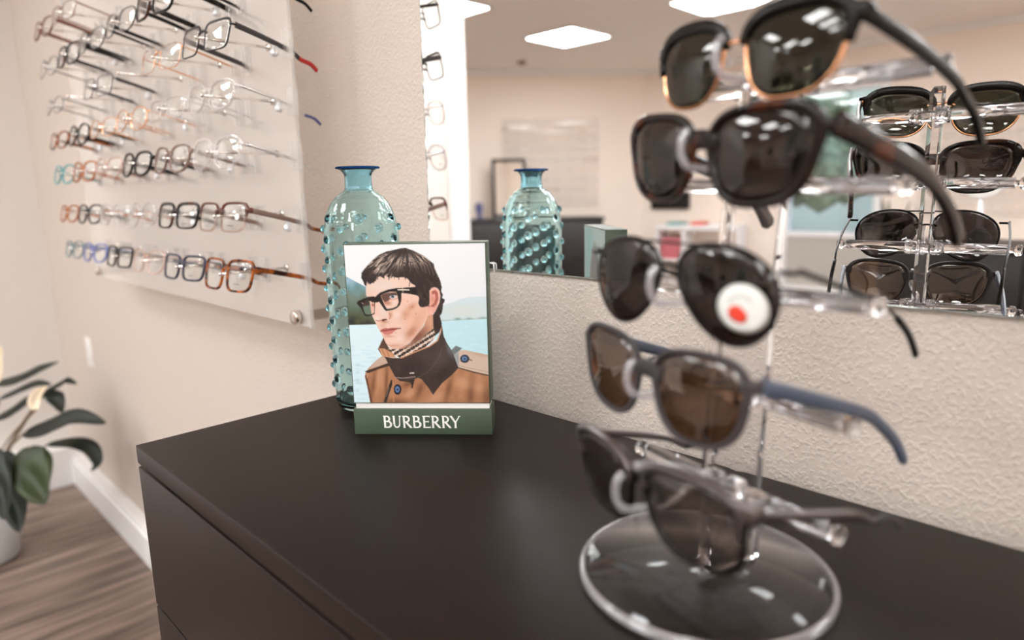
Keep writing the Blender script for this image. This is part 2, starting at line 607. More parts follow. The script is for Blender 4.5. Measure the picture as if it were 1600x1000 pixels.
# ceiling panels; near row unseen, added to light the back wall
LX = [-3.67, -2.05, -.45, 1.15, 2.75]
LY = [-4.66, -3.05, -1.80]
LN = ['far', 'middle', 'near']
for iy, ly in enumerate(LY):
    for ix, lx in enumerate(LX):
        t = thing('ceiling_light', 'square white ceiling panel light, %s row, %s from the partition wall' % (LN[iy], ['first', 'second', 'third', 'fourth', 'fifth'][ix]), 'ceiling light', (lx, ly, ZC), (0, 0, 0), 'ceiling panel lights')
        bm = nb(); s = .31
        box(bm, -s, s, -s, -s + .02, -.012, 0); box(bm, -s, s, s - .02, s, -.012, 0)
        box(bm, -s, -s + .02, -s, s, -.012, 0); box(bm, s - .02, s, -s, s, -.012, 0)
        link('light_frame', bm, 'trim', t, False)
        bm = nb(); box(bm, -s + .02, s - .02, -s + .02, s - .02, -.008, -.001); link('light_diffuser', bm, 'lamp', t, False)
# sprinkler / smoke head near the diagonal wall
bm = nb(); lathe(bm, [(.0, 0), (.05, 0), (.055, -.012), (.045, -.03), (.02, -.036), (0, -.036)], 24)
o = tag(link('smoke_detector', bm, 'taupe'), 'small round brown detector on the ceiling near the far wall', 'detector'); o.location = (-4.82, -5.2, ZC)

# ------------------------------------------------------------------ wall mirror
MX0, MX1, MZ0, MZ1 = .0137, 1.55, 1.1545, 2.25
MY = .0355            # face of the mirror
mr = thing('wall_mirror', 'large frameless wall mirror with polished edge above the dark dresser', 'mirror', (MX0, MY, MZ0))
bm = nb(); box(bm, .0012, MX1 - MX0, 0.0, .0006, .0012, MZ1 - MZ0); link('mirror_face', bm, 'mirror', mr, False)
bm = nb()
box(bm, 0, MX1 - MX0, .0006, .0055, 0, MZ1 - MZ0)
# wavy polished arris along the left and bottom edges
rnd = random.Random(3)
pts = [Vector((0.0004, .0006 + .0012 * rnd.random(), z)) for z in np.linspace(0, MZ1 - MZ0, 90)]
tube(bm, pts, [.0012 + .0012 * rnd.random() for _ in pts], n=6)
tube(bm, [(0, .0012, .0004), (MX1 - MX0, .0012, .0004)], .0011, n=6)
link('polished_edge', bm, 'glass_edge', mr)
bm = nb()
tube(bm, smooth_path([(.1465, -.0012, -.004), (.1465, -.0022, .0005), (.1465, -.0022, .0075), (.1435, -.0022, .0092), (.1385, -.0022, .0095)], 4), .0011, .0011, n=8, up=(0, 1, 0))
link('mirror_clip', bm, 'white_plastic', mr)

# ------------------------------------------------------------------ dresser
DW, DD = 1.30, .4056
ds = thing('dresser', 'low dark brown chest of drawers standing against the textured wall', 'dresser', (0, 0, 0))
bm = nb(); box(bm, 0, DW, -DD, -.001, H - .0225, H, .0012); link('top_board', bm, 'darkwood', ds)
bm = nb(); box(bm, .0025, DW - .0025, -DD + .018, -.001, .0, H - .0225); link('carcass', bm, 'gapdark', ds, False)
bm = nb(); box(bm, .0008, .019, -DD + .0185, -.001, 0, H - .0262, .001); link('side_panel', bm, 'darkwood', ds)
bm = nb(); box(bm, DW - .019, DW - .0008, -DD + .0185, -.001, 0, H - .0262, .001); link('side_panel', bm, 'darkwood', ds)
zz = [H - .0265, .7722, .7685, .52, .516, .27, .266, .03]
for i in range(4):
    bm = nb(); box(bm, .0008, DW - .0008, -DD, -DD + .018, zz[2 * i + 1], zz[2 * i], .001)
    link('drawer', bm, 'darkwood', ds)

# ------------------------------------------------------------------ hobnail bottle
BC = Vector((.0788, -.1286, H))
bt = thing('glass_bottle', 'tall aqua hobnail glass bottle with blue rim on the dresser corner', 'bottle', BC)
outer = [(.0, .0), (.040, .0), (.0445, .004), (.0468, .012), (.0475, .03), (.0482, .10), (.0488, .16), (.0492, .20),
         (.0490, .225), (.0482, .240), (.0462, .252), (.0427, .2645), (.0370, .2755), (.0300, .2835), (.0225, .2885), (.0185, .2915),
         (.0176, .2955), (.0174, .302), (.0174, .309), (.0184, .3125), (.0220, .3165), (.0268, .3190)]
inner = [(.0238, .3187), (.0195, .3155), (.0160, .3120), (.0146, .308), (.0146, .297), (.0154, .2915), (.0205, .2862), (.0282, .2812),
         (.0348, .2738), (.0402, .2632), (.0436, .2512), (.0456, .2395), (.0464, .225), (.0465, .20), (.0461, .16), (.0456, .10),
         (.0449, .03), (.0440, .016), (.0415, .009), (.034, .0065), (.0, .0075)]
NA = 264
dense = []
for i in range(len(outer) - 1):
    (r0, z0), (r1, z1) = outer[i], outer[i + 1]
    k_ = max(1, int(math.hypot(r1 - r0, z1 - z0) / .00125)) if 3 <= i < 17 else 1
    dense += [(r0 + (r1 - r0) * t / k_, z0 + (z1 - z0) * t / k_) for t in range(k_)]
dense.append(outer[-1])
knobs = []
for c in range(12):
    for r_ in range(11):
        z = .020 + .0262 * r_ + (.0131 if c % 2 else 0)
        if z < .268:
            knobs.append((2 * PI * c / 12 + .42, z, .0050 + .0006 * math.sin(c * 3.1 + r_ * 1.7)))
prof_z = [p_[1] for p_ in outer[3:20]]; prof_r = [p_[0] for p_ in outer[3:20]]
rings = []
aa = np.arange(NA) * 2 * PI / NA
for (r, z) in dense:
    dr_ = np.zeros(NA)
    for (ka, kz, kr) in knobs:
        if abs(z - kz) < kr * 1.5 and .004 < z < .285:
            rad = float(np.interp(kz, prof_z, prof_r))
            slope = math.sqrt(1 + ((np.interp(kz + .002, prof_z, prof_r) - np.interp(kz - .002, prof_z, prof_r)) / .004) ** 2)
            da = (aa - ka + PI) % (2 * PI) - PI
            d2 = (da * rad) ** 2 + ((z - kz) * slope) ** 2
            dr_ = np.maximum(dr_, .0044 * np.sqrt(np.clip(1 - d2 / kr ** 2, 0, 1)) ** .9)
    rings.append([Vector(((max(r, 1e-5) + dr_[k]) * math.cos(aa[k]), (max(r, 1e-5) + dr_[k]) * math.sin(aa[k]), z + dr_[k] * (.35 if z > .24 else 0))) for k in range(NA)])
for (r, z) in inner:
    rings.append([Vector((max(r, 1e-5) * math.cos(a), max(r, 1e-5) * math.sin(a), z)) for a in aa])
bm = nb(); loft(bm, rings)
for f in bm.faces:
    c_ = f.calc_center_median(); r2_ = math.hypot(c_.x, c_.y)
    f.material_index = 1 if c_.z > .2895 else (2 if r2_ > float(np.interp(c_.z, prof_z, prof_r)) + .0012 and .004 < c_.z < .285 else 0)
link('bottle_body', bm, ['aqua', 'aqua_deep', 'aqua_nub'], bt)
bm = nb()
tor = []
for k in range(72):
    a = 2 * PI * k / 72
    tor.append((.0262 * math.cos(a), .0262 * math.sin(a), .3196))
tube(bm, tor, .0024, .0015, n=10, closed=True)
link('bottle_lip', bm, 'aqua_lip', bt)

# ------------------------------------------------------------------ counter card
cx = thing('counter_card', 'green counter display block with a portrait photograph in front of the bottle', 'display card', (.1650, -.2100, H), (0, 0, math.radians(40.9)))
CW, CD, CB, CG, CH = .1674, .0327, .0322, .0390, .2296
bm = nb(); box(bm, 0, CW, 0, CD, 0, CB, .0006); link('card_base', bm, 'card_green', cx)
bm = nb(); box(bm, .003, CW - .003, .0025, CD - .002, CB, CG); link('white_insert', bm, 'card_white', cx, False)
bm = nb(); box(bm, .0004, CW - .0012, .0006, CD - .0006, CG, CH, .0008); link('card_block', bm, 'card_green', cx)


class Paint:
    """a small painter working on the vertices of a print; coordinates in the units of the traced picture"""
    def __init__(s, X, Y):
        s.X, s.Y = X, Y
        s.img = np.zeros(X.shape + (3,))

    def sd(s, pts):
        pts = np.array(pts, float)
        d = np.full(s.X.shape, 1e9); ins = np.zeros(s.X.shape, bool)
        for i in range(len(pts)):
            a, b = pts[i], pts[(i + 1) % len(pts)]
            e = b - a; L = (e @ e) + 1e-12
            px, py = s.X - a[0], s.Y - a[1]
            t = np.clip((px * e[0] + py * e[1]) / L, 0, 1)
            d = np.minimum(d, np.hypot(px - t * e[0], py - t * e[1]))
            c = ((a[1] > s.Y) != (b[1] > s.Y)) & (s.X < (b[0] - a[0]) * (s.Y - a[1]) / (b[1] - a[1] + 1e-12) + a[0])
            ins ^= c
        return np.where(ins, -d, d)

    def mix(s, m, colr):
        c = np.array(colr, float)
        s.img = s.img * (1 - m[..., None]) + c * m[..., None]

    def poly(s, pts, c, soft=.9, al=1.0, grow=0):
        m = np.clip(.5 - (s.sd(pts) - grow) / soft, 0, 1) * al
        s.mix(m, c)
        return m

    def line(s, pts, wd, c, al=1.0, soft=.8):
        pts = np.array(pts, float); d = np.full(s.X.shape, 1e9)
        for i in range(len(pts) - 1):
            a, b = pts[i], pts[i + 1]; e = b - a; L = (e @ e) + 1e-12
            t = np.clip(((s.X - a[0]) * e[0] + (s.Y - a[1]) * e[1]) / L, 0, 1)
            d = np.minimum(d, np.hypot(s.X - a[0] - t * e[0], s.Y - a[1] - t * e[1]))
        s.mix(np.clip(.5 - (d - wd / 2) / soft, 0, 1) * al, c)

    def ell(s, x, y, rx, ry, c, al=1.0, soft=.25, ang=0):
        ca, sa = math.cos(ang), math.sin(ang)
        u = ((s.X - x) * ca + (s.Y - y) * sa) / rx; v = (-(s.X - x) * sa + (s.Y - y) * ca) / ry
        r = np.sqrt(u * u + v * v)
        s.mix(np.clip((1 - r) / soft + .5, 0, 1) * al, c)

    def glow(s, x, y, rx, ry, c, al, ang=0, mask=None):
        ca, sa = math.cos(ang), math.sin(ang)
        u = ((s.X - x) * ca + (s.Y - y) * sa) / rx; v = (-(s.X - x) * sa + (s.Y - y) * ca) / ry
        m = np.exp(-(u * u + v * v)) * al
        if mask is not None:
            m = m * mask
        s.mix(m, c)


def vnoise(X, Y, seed):
    r = np.random.RandomState(seed); G = r.rand(64, 64)
    xi = np.floor(X).astype(int); yi = np.floor(Y).astype(int); fx = X - xi; fy = Y - yi
    fx = fx * fx * (3 - 2 * fx); fy = fy * fy * (3 - 2 * fy)
    g = lambda a, b: G[a % 64, b % 64]
    return (g(xi, yi) * (1 - fx) + g(xi + 1, yi) * fx) * (1 - fy) + (g(xi, yi + 1) * (1 - fx) + g(xi + 1, yi + 1) * fx) * fy


def print_mesh(name, parent, nx, ny, place, img, m='print'):
    """grid of vertices carrying the printed colours"""
    me = bpy.data.meshes.new(name)
    vs = [place(i / (nx - 1), j / (ny - 1)) for j in range(ny) for i in range(nx)]
    fs = [(j * nx + i, j * nx + i + 1, (j + 1) * nx + i + 1, (j + 1) * nx + i) for j in range(ny - 1) for i in range(nx - 1)]
    me.from_pydata(vs, [], fs)
    ca = me.color_attributes.new('print', 'FLOAT_COLOR', 'POINT')
    v = np.clip(img.reshape(-1, 3) / 255, 0, 1)
    l = np.where(v <= .04045, v / 12.92, ((v + .055) / 1.055) ** 2.4) * .95
    ca.data.foreach_set('color', np.concatenate([l, np.ones((len(l), 1))], 1).ravel().astype(np.float32))
    me.materials.append(MT[m])
    o = bpy.data.objects.new(name, me)
    col.objects.link(o)
    o.parent = parent
    return o


def homog(dst):
    A = []; B = []
    for (u, v), (x, y) in zip([(0, 0), (1, 0), (1, 1), (0, 1)], dst):
        A += [[u, v, 1, 0, 0, 0, -u * x, -v * x], [0, 0, 0, u, v, 1, -u * y, -v * y]]; B += [x, y]
    h = np.linalg.solve(np.array(A, float), np.array(B, float))
    return np.append(h, 1).reshape(3, 3)


NX, NY = 236, 262
uu, vv = np.meshgrid(np.linspace(0, 1, NX), np.linspace(0, 1, NY))
Hm = homog([(536.5, 382.5), (758.2, 379.8), (763.8, 630.2), (552.8, 629.6)])
wq = Hm[2, 0] * uu + Hm[2, 1] * vv + 1
p = Paint((Hm[0, 0] * uu + Hm[0, 1] * vv + Hm[0, 2]) / wq, (Hm[1, 0] * uu + Hm[1, 1] * vv + Hm[1, 2]) / wq)
X, Y = p.X, p.Y
n_lo = vnoise(X / 9, Y / 9, 1); n_hi = vnoise(X / 2.2, Y / 2.2, 2); n_fi = vnoise(X / 1.1, Y / 1.1, 4)
# sky, hills, lake
t = np.clip((Y - 380) / 120, 0, 1)[..., None]
p.img[:] = np.array((240, 244, 249)) * (1 - t) + np.array((228, 237, 244)) * t
hill = [(530, 428), (541, 432.5), (552, 438.5), (572, 449), (600, 470), (600, 510), (530, 510)]
m = p.poly(hill, (120, 160, 172), 1.5)
tt = np.clip((Y - 436) / 72, 0, 1)
stops = [(0, (150, 185, 205)), (.18, (108, 152, 160)), (.38, (112, 128, 118)), (.62, (84, 104, 90)), (.85, (78, 84, 60)), (1, (40, 46, 46))]
g = np.stack([np.interp(tt + (n_lo - .5) * .22, [s_[0] for s_ in stops], [s_[1][k] for s_ in stops]) for k in range(3)], -1)
p.img = p.img * (1 - m[..., None]) + g * m[..., None]
m = p.poly([(530, 508.3), (600, 506.8), (610, 640), (530, 640)], (214, 240, 249), .9)
p.mix(m * np.clip((vnoise(X / 9, Y / 2.0, 7) - .55) * 1.3, 0, .5) * np.clip((Y - 520) / 60, 0, 1), (168, 205, 222))
m = p.poly([(685, 480), (694, 477), (705, 474), (720, 467.5), (738, 464.5), (770, 463.5), (770, 500), (685, 503)], (206, 226, 232), 2)
p.glow(725, 487, 30, 10, (214, 220, 214), .7, 0, m)
p.line([(690, 501.8), (712, 501), (730, 499.6), (745, 499.4), (770, 497)], 2.2, (168, 190, 186), .8, 1.5)
p.glow(715, 499, 5, 2, (110, 150, 150), .8); p.glow(733, 498.7, 5, 2, (110, 150, 150), .6); p.glow(755, 497.5, 7, 2, (130, 160, 160), .7)
m = p.poly([(680, 503), (770, 498.5), (770, 570), (680, 570)], (190, 229, 240), 1.2)
p.mix(m * np.clip((vnoise(X / 8, Y / 1.8, 9) - .5) * 1.2, 0, .5), (208, 238, 245))
# coat body
body = [(570, 584), (575, 576), (585.5, 565.5), (596, 557.5), (640, 566), (706, 560), (716, 575), (764, 586.5), (775, 590), (775, 640), (579, 640),
        (577.5, 628), (573.5, 606), (570, 592)]
mb = p.poly(body, (176, 124, 90), 1.0)
p.mix(mb * np.clip((n_lo - .35) * .9, 0, .45), (198, 146, 110))
p.mix(mb * np.clip((n_fi - .5) * .7, 0, .3), (120, 80, 56))
for q in [(583, 600, 4, 26, .15), (603, 596, 3, 30, .05), (637, 600, 12, 5, -.5), (655, 610, 6, 14, .4), (700, 610, 5, 24, .25), (735, 618, 7, 22, .1), (618, 628, 20, 5, 0), (760, 620, 8, 20, 0)]:
    p.glow(q[0], q[1], q[2], q[3], (112, 72, 48), .75, q[4], mb)
for q in [(592, 588, 6, 20, .1), (680, 622, 16, 8, -.5), (722, 600, 12, 10, .3), (640, 616, 10, 5, -.5), (748, 606, 10, 10, 0)]:
    p.glow(q[0], q[1], q[2], q[3], (212, 164, 132), .6, q[4], mb)
p.poly([(585.5, 565.5), (596, 557.5), (607, 562), (606, 568), (575, 578)], (198, 172, 156), 1.2)
p.poly([(569.5, 580.5), (588, 574.5), (605, 568), (608, 572), (590, 577.5), (574, 584)], (56, 40, 34), .9)
p.line([(571, 588), (575, 606), (579.5, 628)], 3.2, (92, 60, 44), .8); p.line([(574, 584), (573, 590)], 2.5, (190, 150, 120), .9)
p.line([(612, 596), (606, 612), (601, 629)], 4.4, (44, 34, 30), .95); p.line([(613, 594), (614.5, 628)], 2.2, (190, 130, 92), .9)
p.line([(607, 606), (603, 620)], .9, (200, 190, 182), .6)
# scarf and inner collar
p.poly([(590, 546), (599, 527), (607, 545), (616, 556), (602, 560), (596, 556)], (86, 62, 50), .9)
p.poly([(591.5, 545), (600, 545), (614, 553), (618, 559), (601, 559.5), (595.5, 555)], (204, 152, 116), .9)
p.line([(596, 547), (601, 556)], 1.2, (150, 98, 70), .8); p.line([(603, 547), (607, 557)], 1.2, (150, 98, 70), .8)
scarf = [(606, 543.5), (614, 546), (630, 545), (645, 537), (660, 525.5), (677, 511.5), (683, 518), (678, 530), (664, 543), (648, 550.5), (626, 560.5), (613, 553)]
ms = p.poly(scarf, (54, 40, 36), .8)
u_ = (X - 606) * .85 - (Y - 543) * .53; v_ = (X - 606) * .53 + (Y - 543) * .85
p.mix(ms * (np.abs((v_ / 7.2) % 1 - .5) < .17), (240, 230, 220))
p.mix(ms * (np.abs((u_ / 8.5 + .25) % 1 - .5) < .13) * .85, (236, 214, 196))
p.mix(ms * (np.abs((u_ / 8.5 + .75) % 1 - .5) < .10) * .8, (196, 150, 118))
p.mix(ms * (np.abs((v_ / 7.2 + .5) % 1 - .5) < .16) * .9, (22, 22, 26))
p.line([(606, 546), (640, 540), (660, 527), (677, 513)], 1.1, (232, 190, 160), .9)
# dark collar
collar = [(600.5, 558), (612, 560), (626, 560), (640, 554), (652, 549), (670, 542), (684, 532), (689, 518), (690.5, 510), (693, 526), (698, 537), (704.5, 547), (709, 556.5),
          (716, 575.5), (706, 586.5), (689.5, 600), (676, 617.5), (668.5, 606), (658, 593), (652, 591), (646, 593), (644, 606), (640, 598), (624, 596), (617, 590), (609.5, 576)]
mc = p.poly(collar, (60, 48, 45), .9)
for q in [(640, 575, 26, 10, -.15, (48, 38, 37), .7), (688, 560, 14, 22, .5, (84, 74, 72), .7), (702, 548, 4, 12, -.4, (104, 112, 118), .8), (665, 560, 10, 10, 0, (80, 66, 62), .5), (620, 575, 6, 12, 0, (78, 64, 60), .5), (690, 585, 14, 8, -.6, (44, 34, 32), .7)]:
    p.glow(q[0], q[1], q[2], q[3], q[5], q[6], q[4], mc)
p.line([(626, 560), (640, 554), (652, 549), (670, 542), (683, 533), (688, 520), (689.5, 510)], 1.9, (214, 160, 124), .95)
p.line([(617, 590.5), (628, 591.5), (648, 589.5)], 1.3, (196, 184, 178), .7); p.line([(640, 584), (646, 583.6)], 1.8, (240, 232, 226), .9)
p.line([(620, 592), (650, 592), (668, 582), (684, 562), (690, 545)], 1.0, (104, 90, 86), .6)
p.line([(646, 593), (643, 606)], 2.5, (52, 38, 32), .9)
# epaulette
ep = [(716, 549), (725.5, 547.5), (740, 551), (770, 557), (770, 588), (764, 586.5), (740, 581.5), (716, 574.5), (709, 556.5)]
me_ = p.poly(ep, (206, 184, 168), .9)
p.poly([(709, 556.5), (716.5, 551), (716.5, 574)], (150, 160, 164), 1.0)
p.glow(752, 553, 16, 5, (186, 152, 130), .8, .2, me_); p.line([(716, 575.5), (740, 582.5), (766, 588.5)], 1.6, (46, 36, 34), .95)
p.line([(716, 572), (740, 577.5), (766, 583)], .8, (150, 128, 116), .8)
p.poly([(704.5, 548), (712, 541), (722, 545), (716, 550), (709, 556)], (112, 122, 126), 1.2)
for (bx, by, rx, ry) in [(725.8, 561.5, 7, 6.2), (620.5, 609.3, 5.8, 8)]:
    p.ell(bx, by, rx, ry, (26, 30, 46)); p.ell(bx - .3, by - .3, rx * .62, ry * .62, (92, 126, 172)); p.ell(bx, by, rx * .22, ry * .22, (30, 36, 60))
p.line([(732, 562), (737, 564)], 1.2, (70, 50, 44))
# neck
p.poly([(640, 538), (652, 523), (662, 510), (668, 493), (677, 492), (677, 512), (661, 525.5), (645, 537), (630, 545.5), (612, 546)], (206, 152, 124), 1.0)
p.glow(652, 528, 20, 7, (112, 70, 54), .85, -.75); p.glow(672, 503, 5, 12, (222, 170, 142), .6)
# face
face = [(571, 446), (571.3, 461), (577, 470), (579, 485), (581, 494), (586, 504), (590, 512.5), (594, 519.5), (597, 525), (599, 529), (602, 536), (606, 541.5), (614, 545.6),
        (622, 545), (630, 542), (640, 536), (650, 524.5), (660, 510.5), (667, 498), (671, 485), (670, 470), (660, 440), (640, 428), (600, 424), (575, 434)]
mf = p.poly(face, (234, 200, 184), .9)
for q in [(600, 447, 30, 12, 0, (228, 212, 204), .9), (625, 444, 12, 6, 0, (238, 206, 188), .6), (630, 470, 14, 7, .1, (238, 190, 166), .5), (633, 492, 9, 7, -.5, (206, 142, 110), .75), (643, 480, 9, 5, -.6, (206, 140, 108), .8),
          (650, 500, 12, 20, .5, (222, 166, 138), .8), (662, 488, 6, 16, .2, (226, 172, 148), .7), (642, 520, 14, 7, -.8, (184, 122, 94), .8), (624, 530, 9, 7, 0, (238, 212, 200), .8), (615, 541, 14, 3, 0, (206, 150, 124), .7),
          (640, 505, 5, 12, .5, (236, 190, 168), .6), (620, 492, 8, 6, 0, (240, 214, 202), .7), (598, 485, 5, 12, -.2, (226, 208, 204), .9), (610, 492, 3, 5, 0, (206, 146, 116), .8),
          (600, 503, 6, 2.2, .1, (176, 108, 80), .7), (588, 499, 5, 4, 0, (236, 220, 214), .9), (598, 509, 4, 4, 0, (216, 160, 134), .6), (607, 526, 8, 2, 0, (206, 150, 128), .8)]:
    p.glow(q[0], q[1], q[2], q[3], q[5], q[6], q[4], mf)
p.line([(587, 500.5), (590, 502), (594, 501)], 1.4, (176, 104, 76), .9); p.poly([(595, 501), (598, 498.8), (603, 498.5), (605, 500), (601, 501), (598, 502.5)], (84, 38, 26), .9)
p.line([(607.5, 489), (609.5, 494), (608, 499)], 1.3, (190, 120, 92), .9)
p.poly([(593.6, 516.5), (597, 514.4), (602, 513), (606, 513.6), (611, 512.6), (626, 513), (618, 516.2), (608, 518), (598, 519)], (178, 96, 88), .9)
p.poly([(595, 518), (602, 518.4), (610, 517), (618, 515.8), (613, 521), (606, 524), (600, 523.4)], (206, 128, 118), .9)
p.line([(594, 518.2), (598, 517.2), (604, 517), (609, 515.8), (617, 514.6), (626, 513.2)], 1.1, (112, 44, 44), .95)
for (mx_, my_) in [(636.6, 471.5), (643.8, 480), (632.6, 499), (649.8, 491), (617.6, 520.6)]:
    p.ell(mx_, my_, .7, .7, (110, 72, 58), .75, .8)
# ear
ear = [(671, 455), (674, 450.2), (679, 448.6), (684, 450.5), (687.3, 455.5), (688.4, 464), (687.3, 473), (683.5, 481.5), (679, 488.6), (674, 492.6), (669, 492), (667.5, 483), (667, 476), (670, 466)]
mee = p.poly(ear, (228, 172, 156), .9)
p.poly([(674.5, 456), (680, 453.5), (684, 458), (685, 468), (681.5, 477), (676, 480), (673, 478), (678, 474), (680.5, 466), (679.5, 459), (675, 461)], (168, 84, 66), 1.4, .9)
p.glow(676, 468, 3, 6, (208, 140, 120), .8, 0, mee); p.line([(672, 455), (679, 450.5), (685, 454), (687, 464), (684, 477)], 1.8, (242, 206, 194), .8)
p.poly([(665, 468), (669, 466.5), (671, 472), (670, 479), (667, 477)], (52, 36, 32), 1.0); p.glow(668.5, 471, 1.1, 2.4, (240, 214, 200), .9); p.glow(673, 489, 3, 3, (242, 196, 182), .7)
p.line([(670, 480), (672, 478.5), (679, 480)], 1.0, (150, 74, 58), .7)
# eye, brows behind the glasses
p.poly([(594.5, 462), (600, 458.5), (619, 456.5), (621, 461), (613, 463), (607, 470), (601, 473), (597, 468)], (84, 56, 46), 1.8, .9)
p.glow(606, 474, 7, 3, (176, 106, 82), .8, 0); p.ell(613.5, 463.6, 5.6, 3.0, (206, 204, 204), .95); p.ell(613.4, 463.2, 2.9, 2.8, (96, 112, 122)); p.ell(613.4, 463.2, 1.3, 1.4, (14, 14, 18)); p.ell(615.6, 462.4, .8, .8, (250, 250, 250))
p.line([(607, 463), (612, 459.8), (619, 461)], 1.3, (50, 32, 28)); p.line([(608, 468), (614, 468.4), (621, 466)], 1.2, (196, 128, 108)); p.glow(616, 474, 6, 5, (232, 212, 204), .8)
p.poly([(573, 464), (584, 463), (588, 468), (583, 474), (579, 471), (574, 469.5)], (70, 46, 40), 1.0); p.poly([(578.5, 474), (585, 472), (585, 492), (580.5, 493), (579, 486)], (228, 188, 170), .9); p.poly([(579.5, 475), (585, 474.5), (585, 479), (581, 479)], (176, 112, 96), 1.4)
# spectacles
BK = (26, 19, 19)


def ring(outer_, inner_, c):
    mo = np.clip(.5 - p.sd(outer_) / .9, 0, 1); mi_ = np.clip(.5 - p.sd(inner_) / .9, 0, 1)
    p.mix(np.clip(mo - mi_, 0, 1), c)


ring([(589, 461), (594, 457), (606, 452.6), (620, 450.2), (630, 450), (627.2, 456), (626.6, 470), (624.5, 477.2), (620, 481.6), (613, 484.6), (603, 486.2), (600, 483.5), (592, 471.5), (588, 473), (586, 471), (584, 466)],
     [(594, 462), (600, 458.4), (610, 455.8), (619, 455.9), (620.6, 460), (622.8, 472.5), (620, 478.8), (613, 482), (604, 483), (600, 476.4)], BK)
p.line([(600.5, 477), (604.5, 483), (613, 482), (620.3, 478.6)], .7, (150, 142, 140), .8)
ring([(556.5, 474), (559, 470.3), (570, 465.8), (577, 464.6), (586, 464.4), (590, 462), (592, 469), (587, 472), (585.5, 474), (584.6, 490.6), (580, 493.2), (573, 494.6), (569.3, 493.2), (563, 481), (558.6, 476)],
     [(565, 475.4), (566.4, 472.6), (574, 468.6), (584, 471.6), (584.6, 476), (584, 489), (579, 492), (571.6, 492), (569.4, 489.6)], BK)
p.poly([(564.5, 474.5), (566, 472), (574, 467.6), (576, 470), (577.5, 476.5), (566, 479)], (58, 42, 38), 1.0, .9); p.line([(564.6, 473.4), (567, 474.6)], 1.1, (206, 190, 176), .8)
p.poly([(566.5, 479.5), (578.3, 477.5), (579, 491), (571.5, 491.5), (569, 488)], (104, 124, 108), 1.0)
p.poly([(618, 450.4), (630, 449.8), (648, 448.6), (656, 450), (657, 464), (650, 461.5), (640, 459.3), (630, 458.2), (625, 457)], BK, .9)
p.line([(621.6, 452.7), (639, 453.3)], 1.9, (236, 228, 214)); p.line([(629, 450), (629.6, 456)], 1.1, (226, 206, 176))
# hair
hair = [(564, 434), (564.5, 426), (569, 420), (577, 411), (586, 402), (594, 396.5), (604, 392.5), (616, 390), (624, 388), (634, 387), (641, 389.8), (646, 391.5), (653, 395), (662, 399.5), (670, 406), (678, 412.5),
        (679, 420), (684, 430), (688, 439), (690.2, 449), (689.2, 456), (692, 461), (690.5, 466), (695, 468.5), (694, 473), (692, 475), (691.5, 483), (690, 490), (687, 494), (690, 506), (689.5, 512), (686, 520), (681, 524), (678, 516), (677, 512),
        (676.5, 493), (681, 486), (687, 473), (688.4, 463), (687, 455), (684, 450.5), (679, 448.6), (674, 450.2), (671, 455), (671, 462), (671, 474), (668, 479), (660, 480.5), (656, 479.5), (653.5, 474), (655, 466), (652.5, 461), (650, 452), (648.5, 446),
        (643, 443), (637, 435.5), (630, 432.8), (620, 433.8), (614, 431.8), (610, 435), (604, 431.5), (601, 430), (599, 434.5), (594, 431.6), (589, 432.6), (587, 438.4), (582, 441.6), (577, 443.6), (573, 439.6), (571.5, 447.5), (568.5, 444), (567, 439)]
mh = p.poly(hair, (44, 35, 33), 1.3)
ang = np.arctan2(Y - 378, X - 634); rad = np.hypot(X - 634, Y - 378)
st = vnoise(ang * 34 + 20 + vnoise(X / 7, Y / 7, 5) * 2.2, rad / 11, 11); st2 = vnoise(ang * 70 + 9, rad / 8, 12)
band = np.exp(-((rad - 36 - 10 * np.cos(ang * 2.2)) / 13) ** 2) * .95 + np.exp(-((rad - 62) / 9) ** 2) * (X < 612) * .8
hl = np.clip((st * .7 + st2 * .5 - .49) * 3.2, 0, 1) * band * mh
p.mix(np.clip(hl * 1.25, 0, .95), (214, 196, 182))
p.mix(mh * np.clip((st - .62) * 2, 0, .4) * (1 - band), (86, 70, 64))
p.mix(mh * np.clip((st2 - .68) * 3, 0, .6), (22, 16, 16))
p.glow(632, 396, 14, 8, (40, 33, 32), .7, 0, mh)
rs = np.random.RandomState(8)
for (hx, hy) in [(569, 440), (574, 441), (579, 443), (584, 440), (590, 434), (600, 432), (607, 434), (616, 433), (624, 433), (634, 435), (641, 443)]:
    p.line([(hx, hy - 6), (hx + rs.uniform(-2, 1), hy + rs.uniform(1, 4))], 1.1, (40, 30, 28), .9)
for k in range(7):
    ax = 640 + k * 6
    p.line([(ax, 402 + k * 1.6), (ax + 5, 409 + k * 2.2), (ax + 8, 418 + k * 2.6)], .9, (176, 158, 148), .55)
p.mix(np.clip((n_fi - .5) * .10, -.05, .05).clip(0), (255, 255, 255))
print_mesh('portrait_print', cx, NX, NY, lambda u, v: (.0016 + u * (CW - .0044), .00035, CH - .0014 - v * (CH - CG - .0022)), p.img)

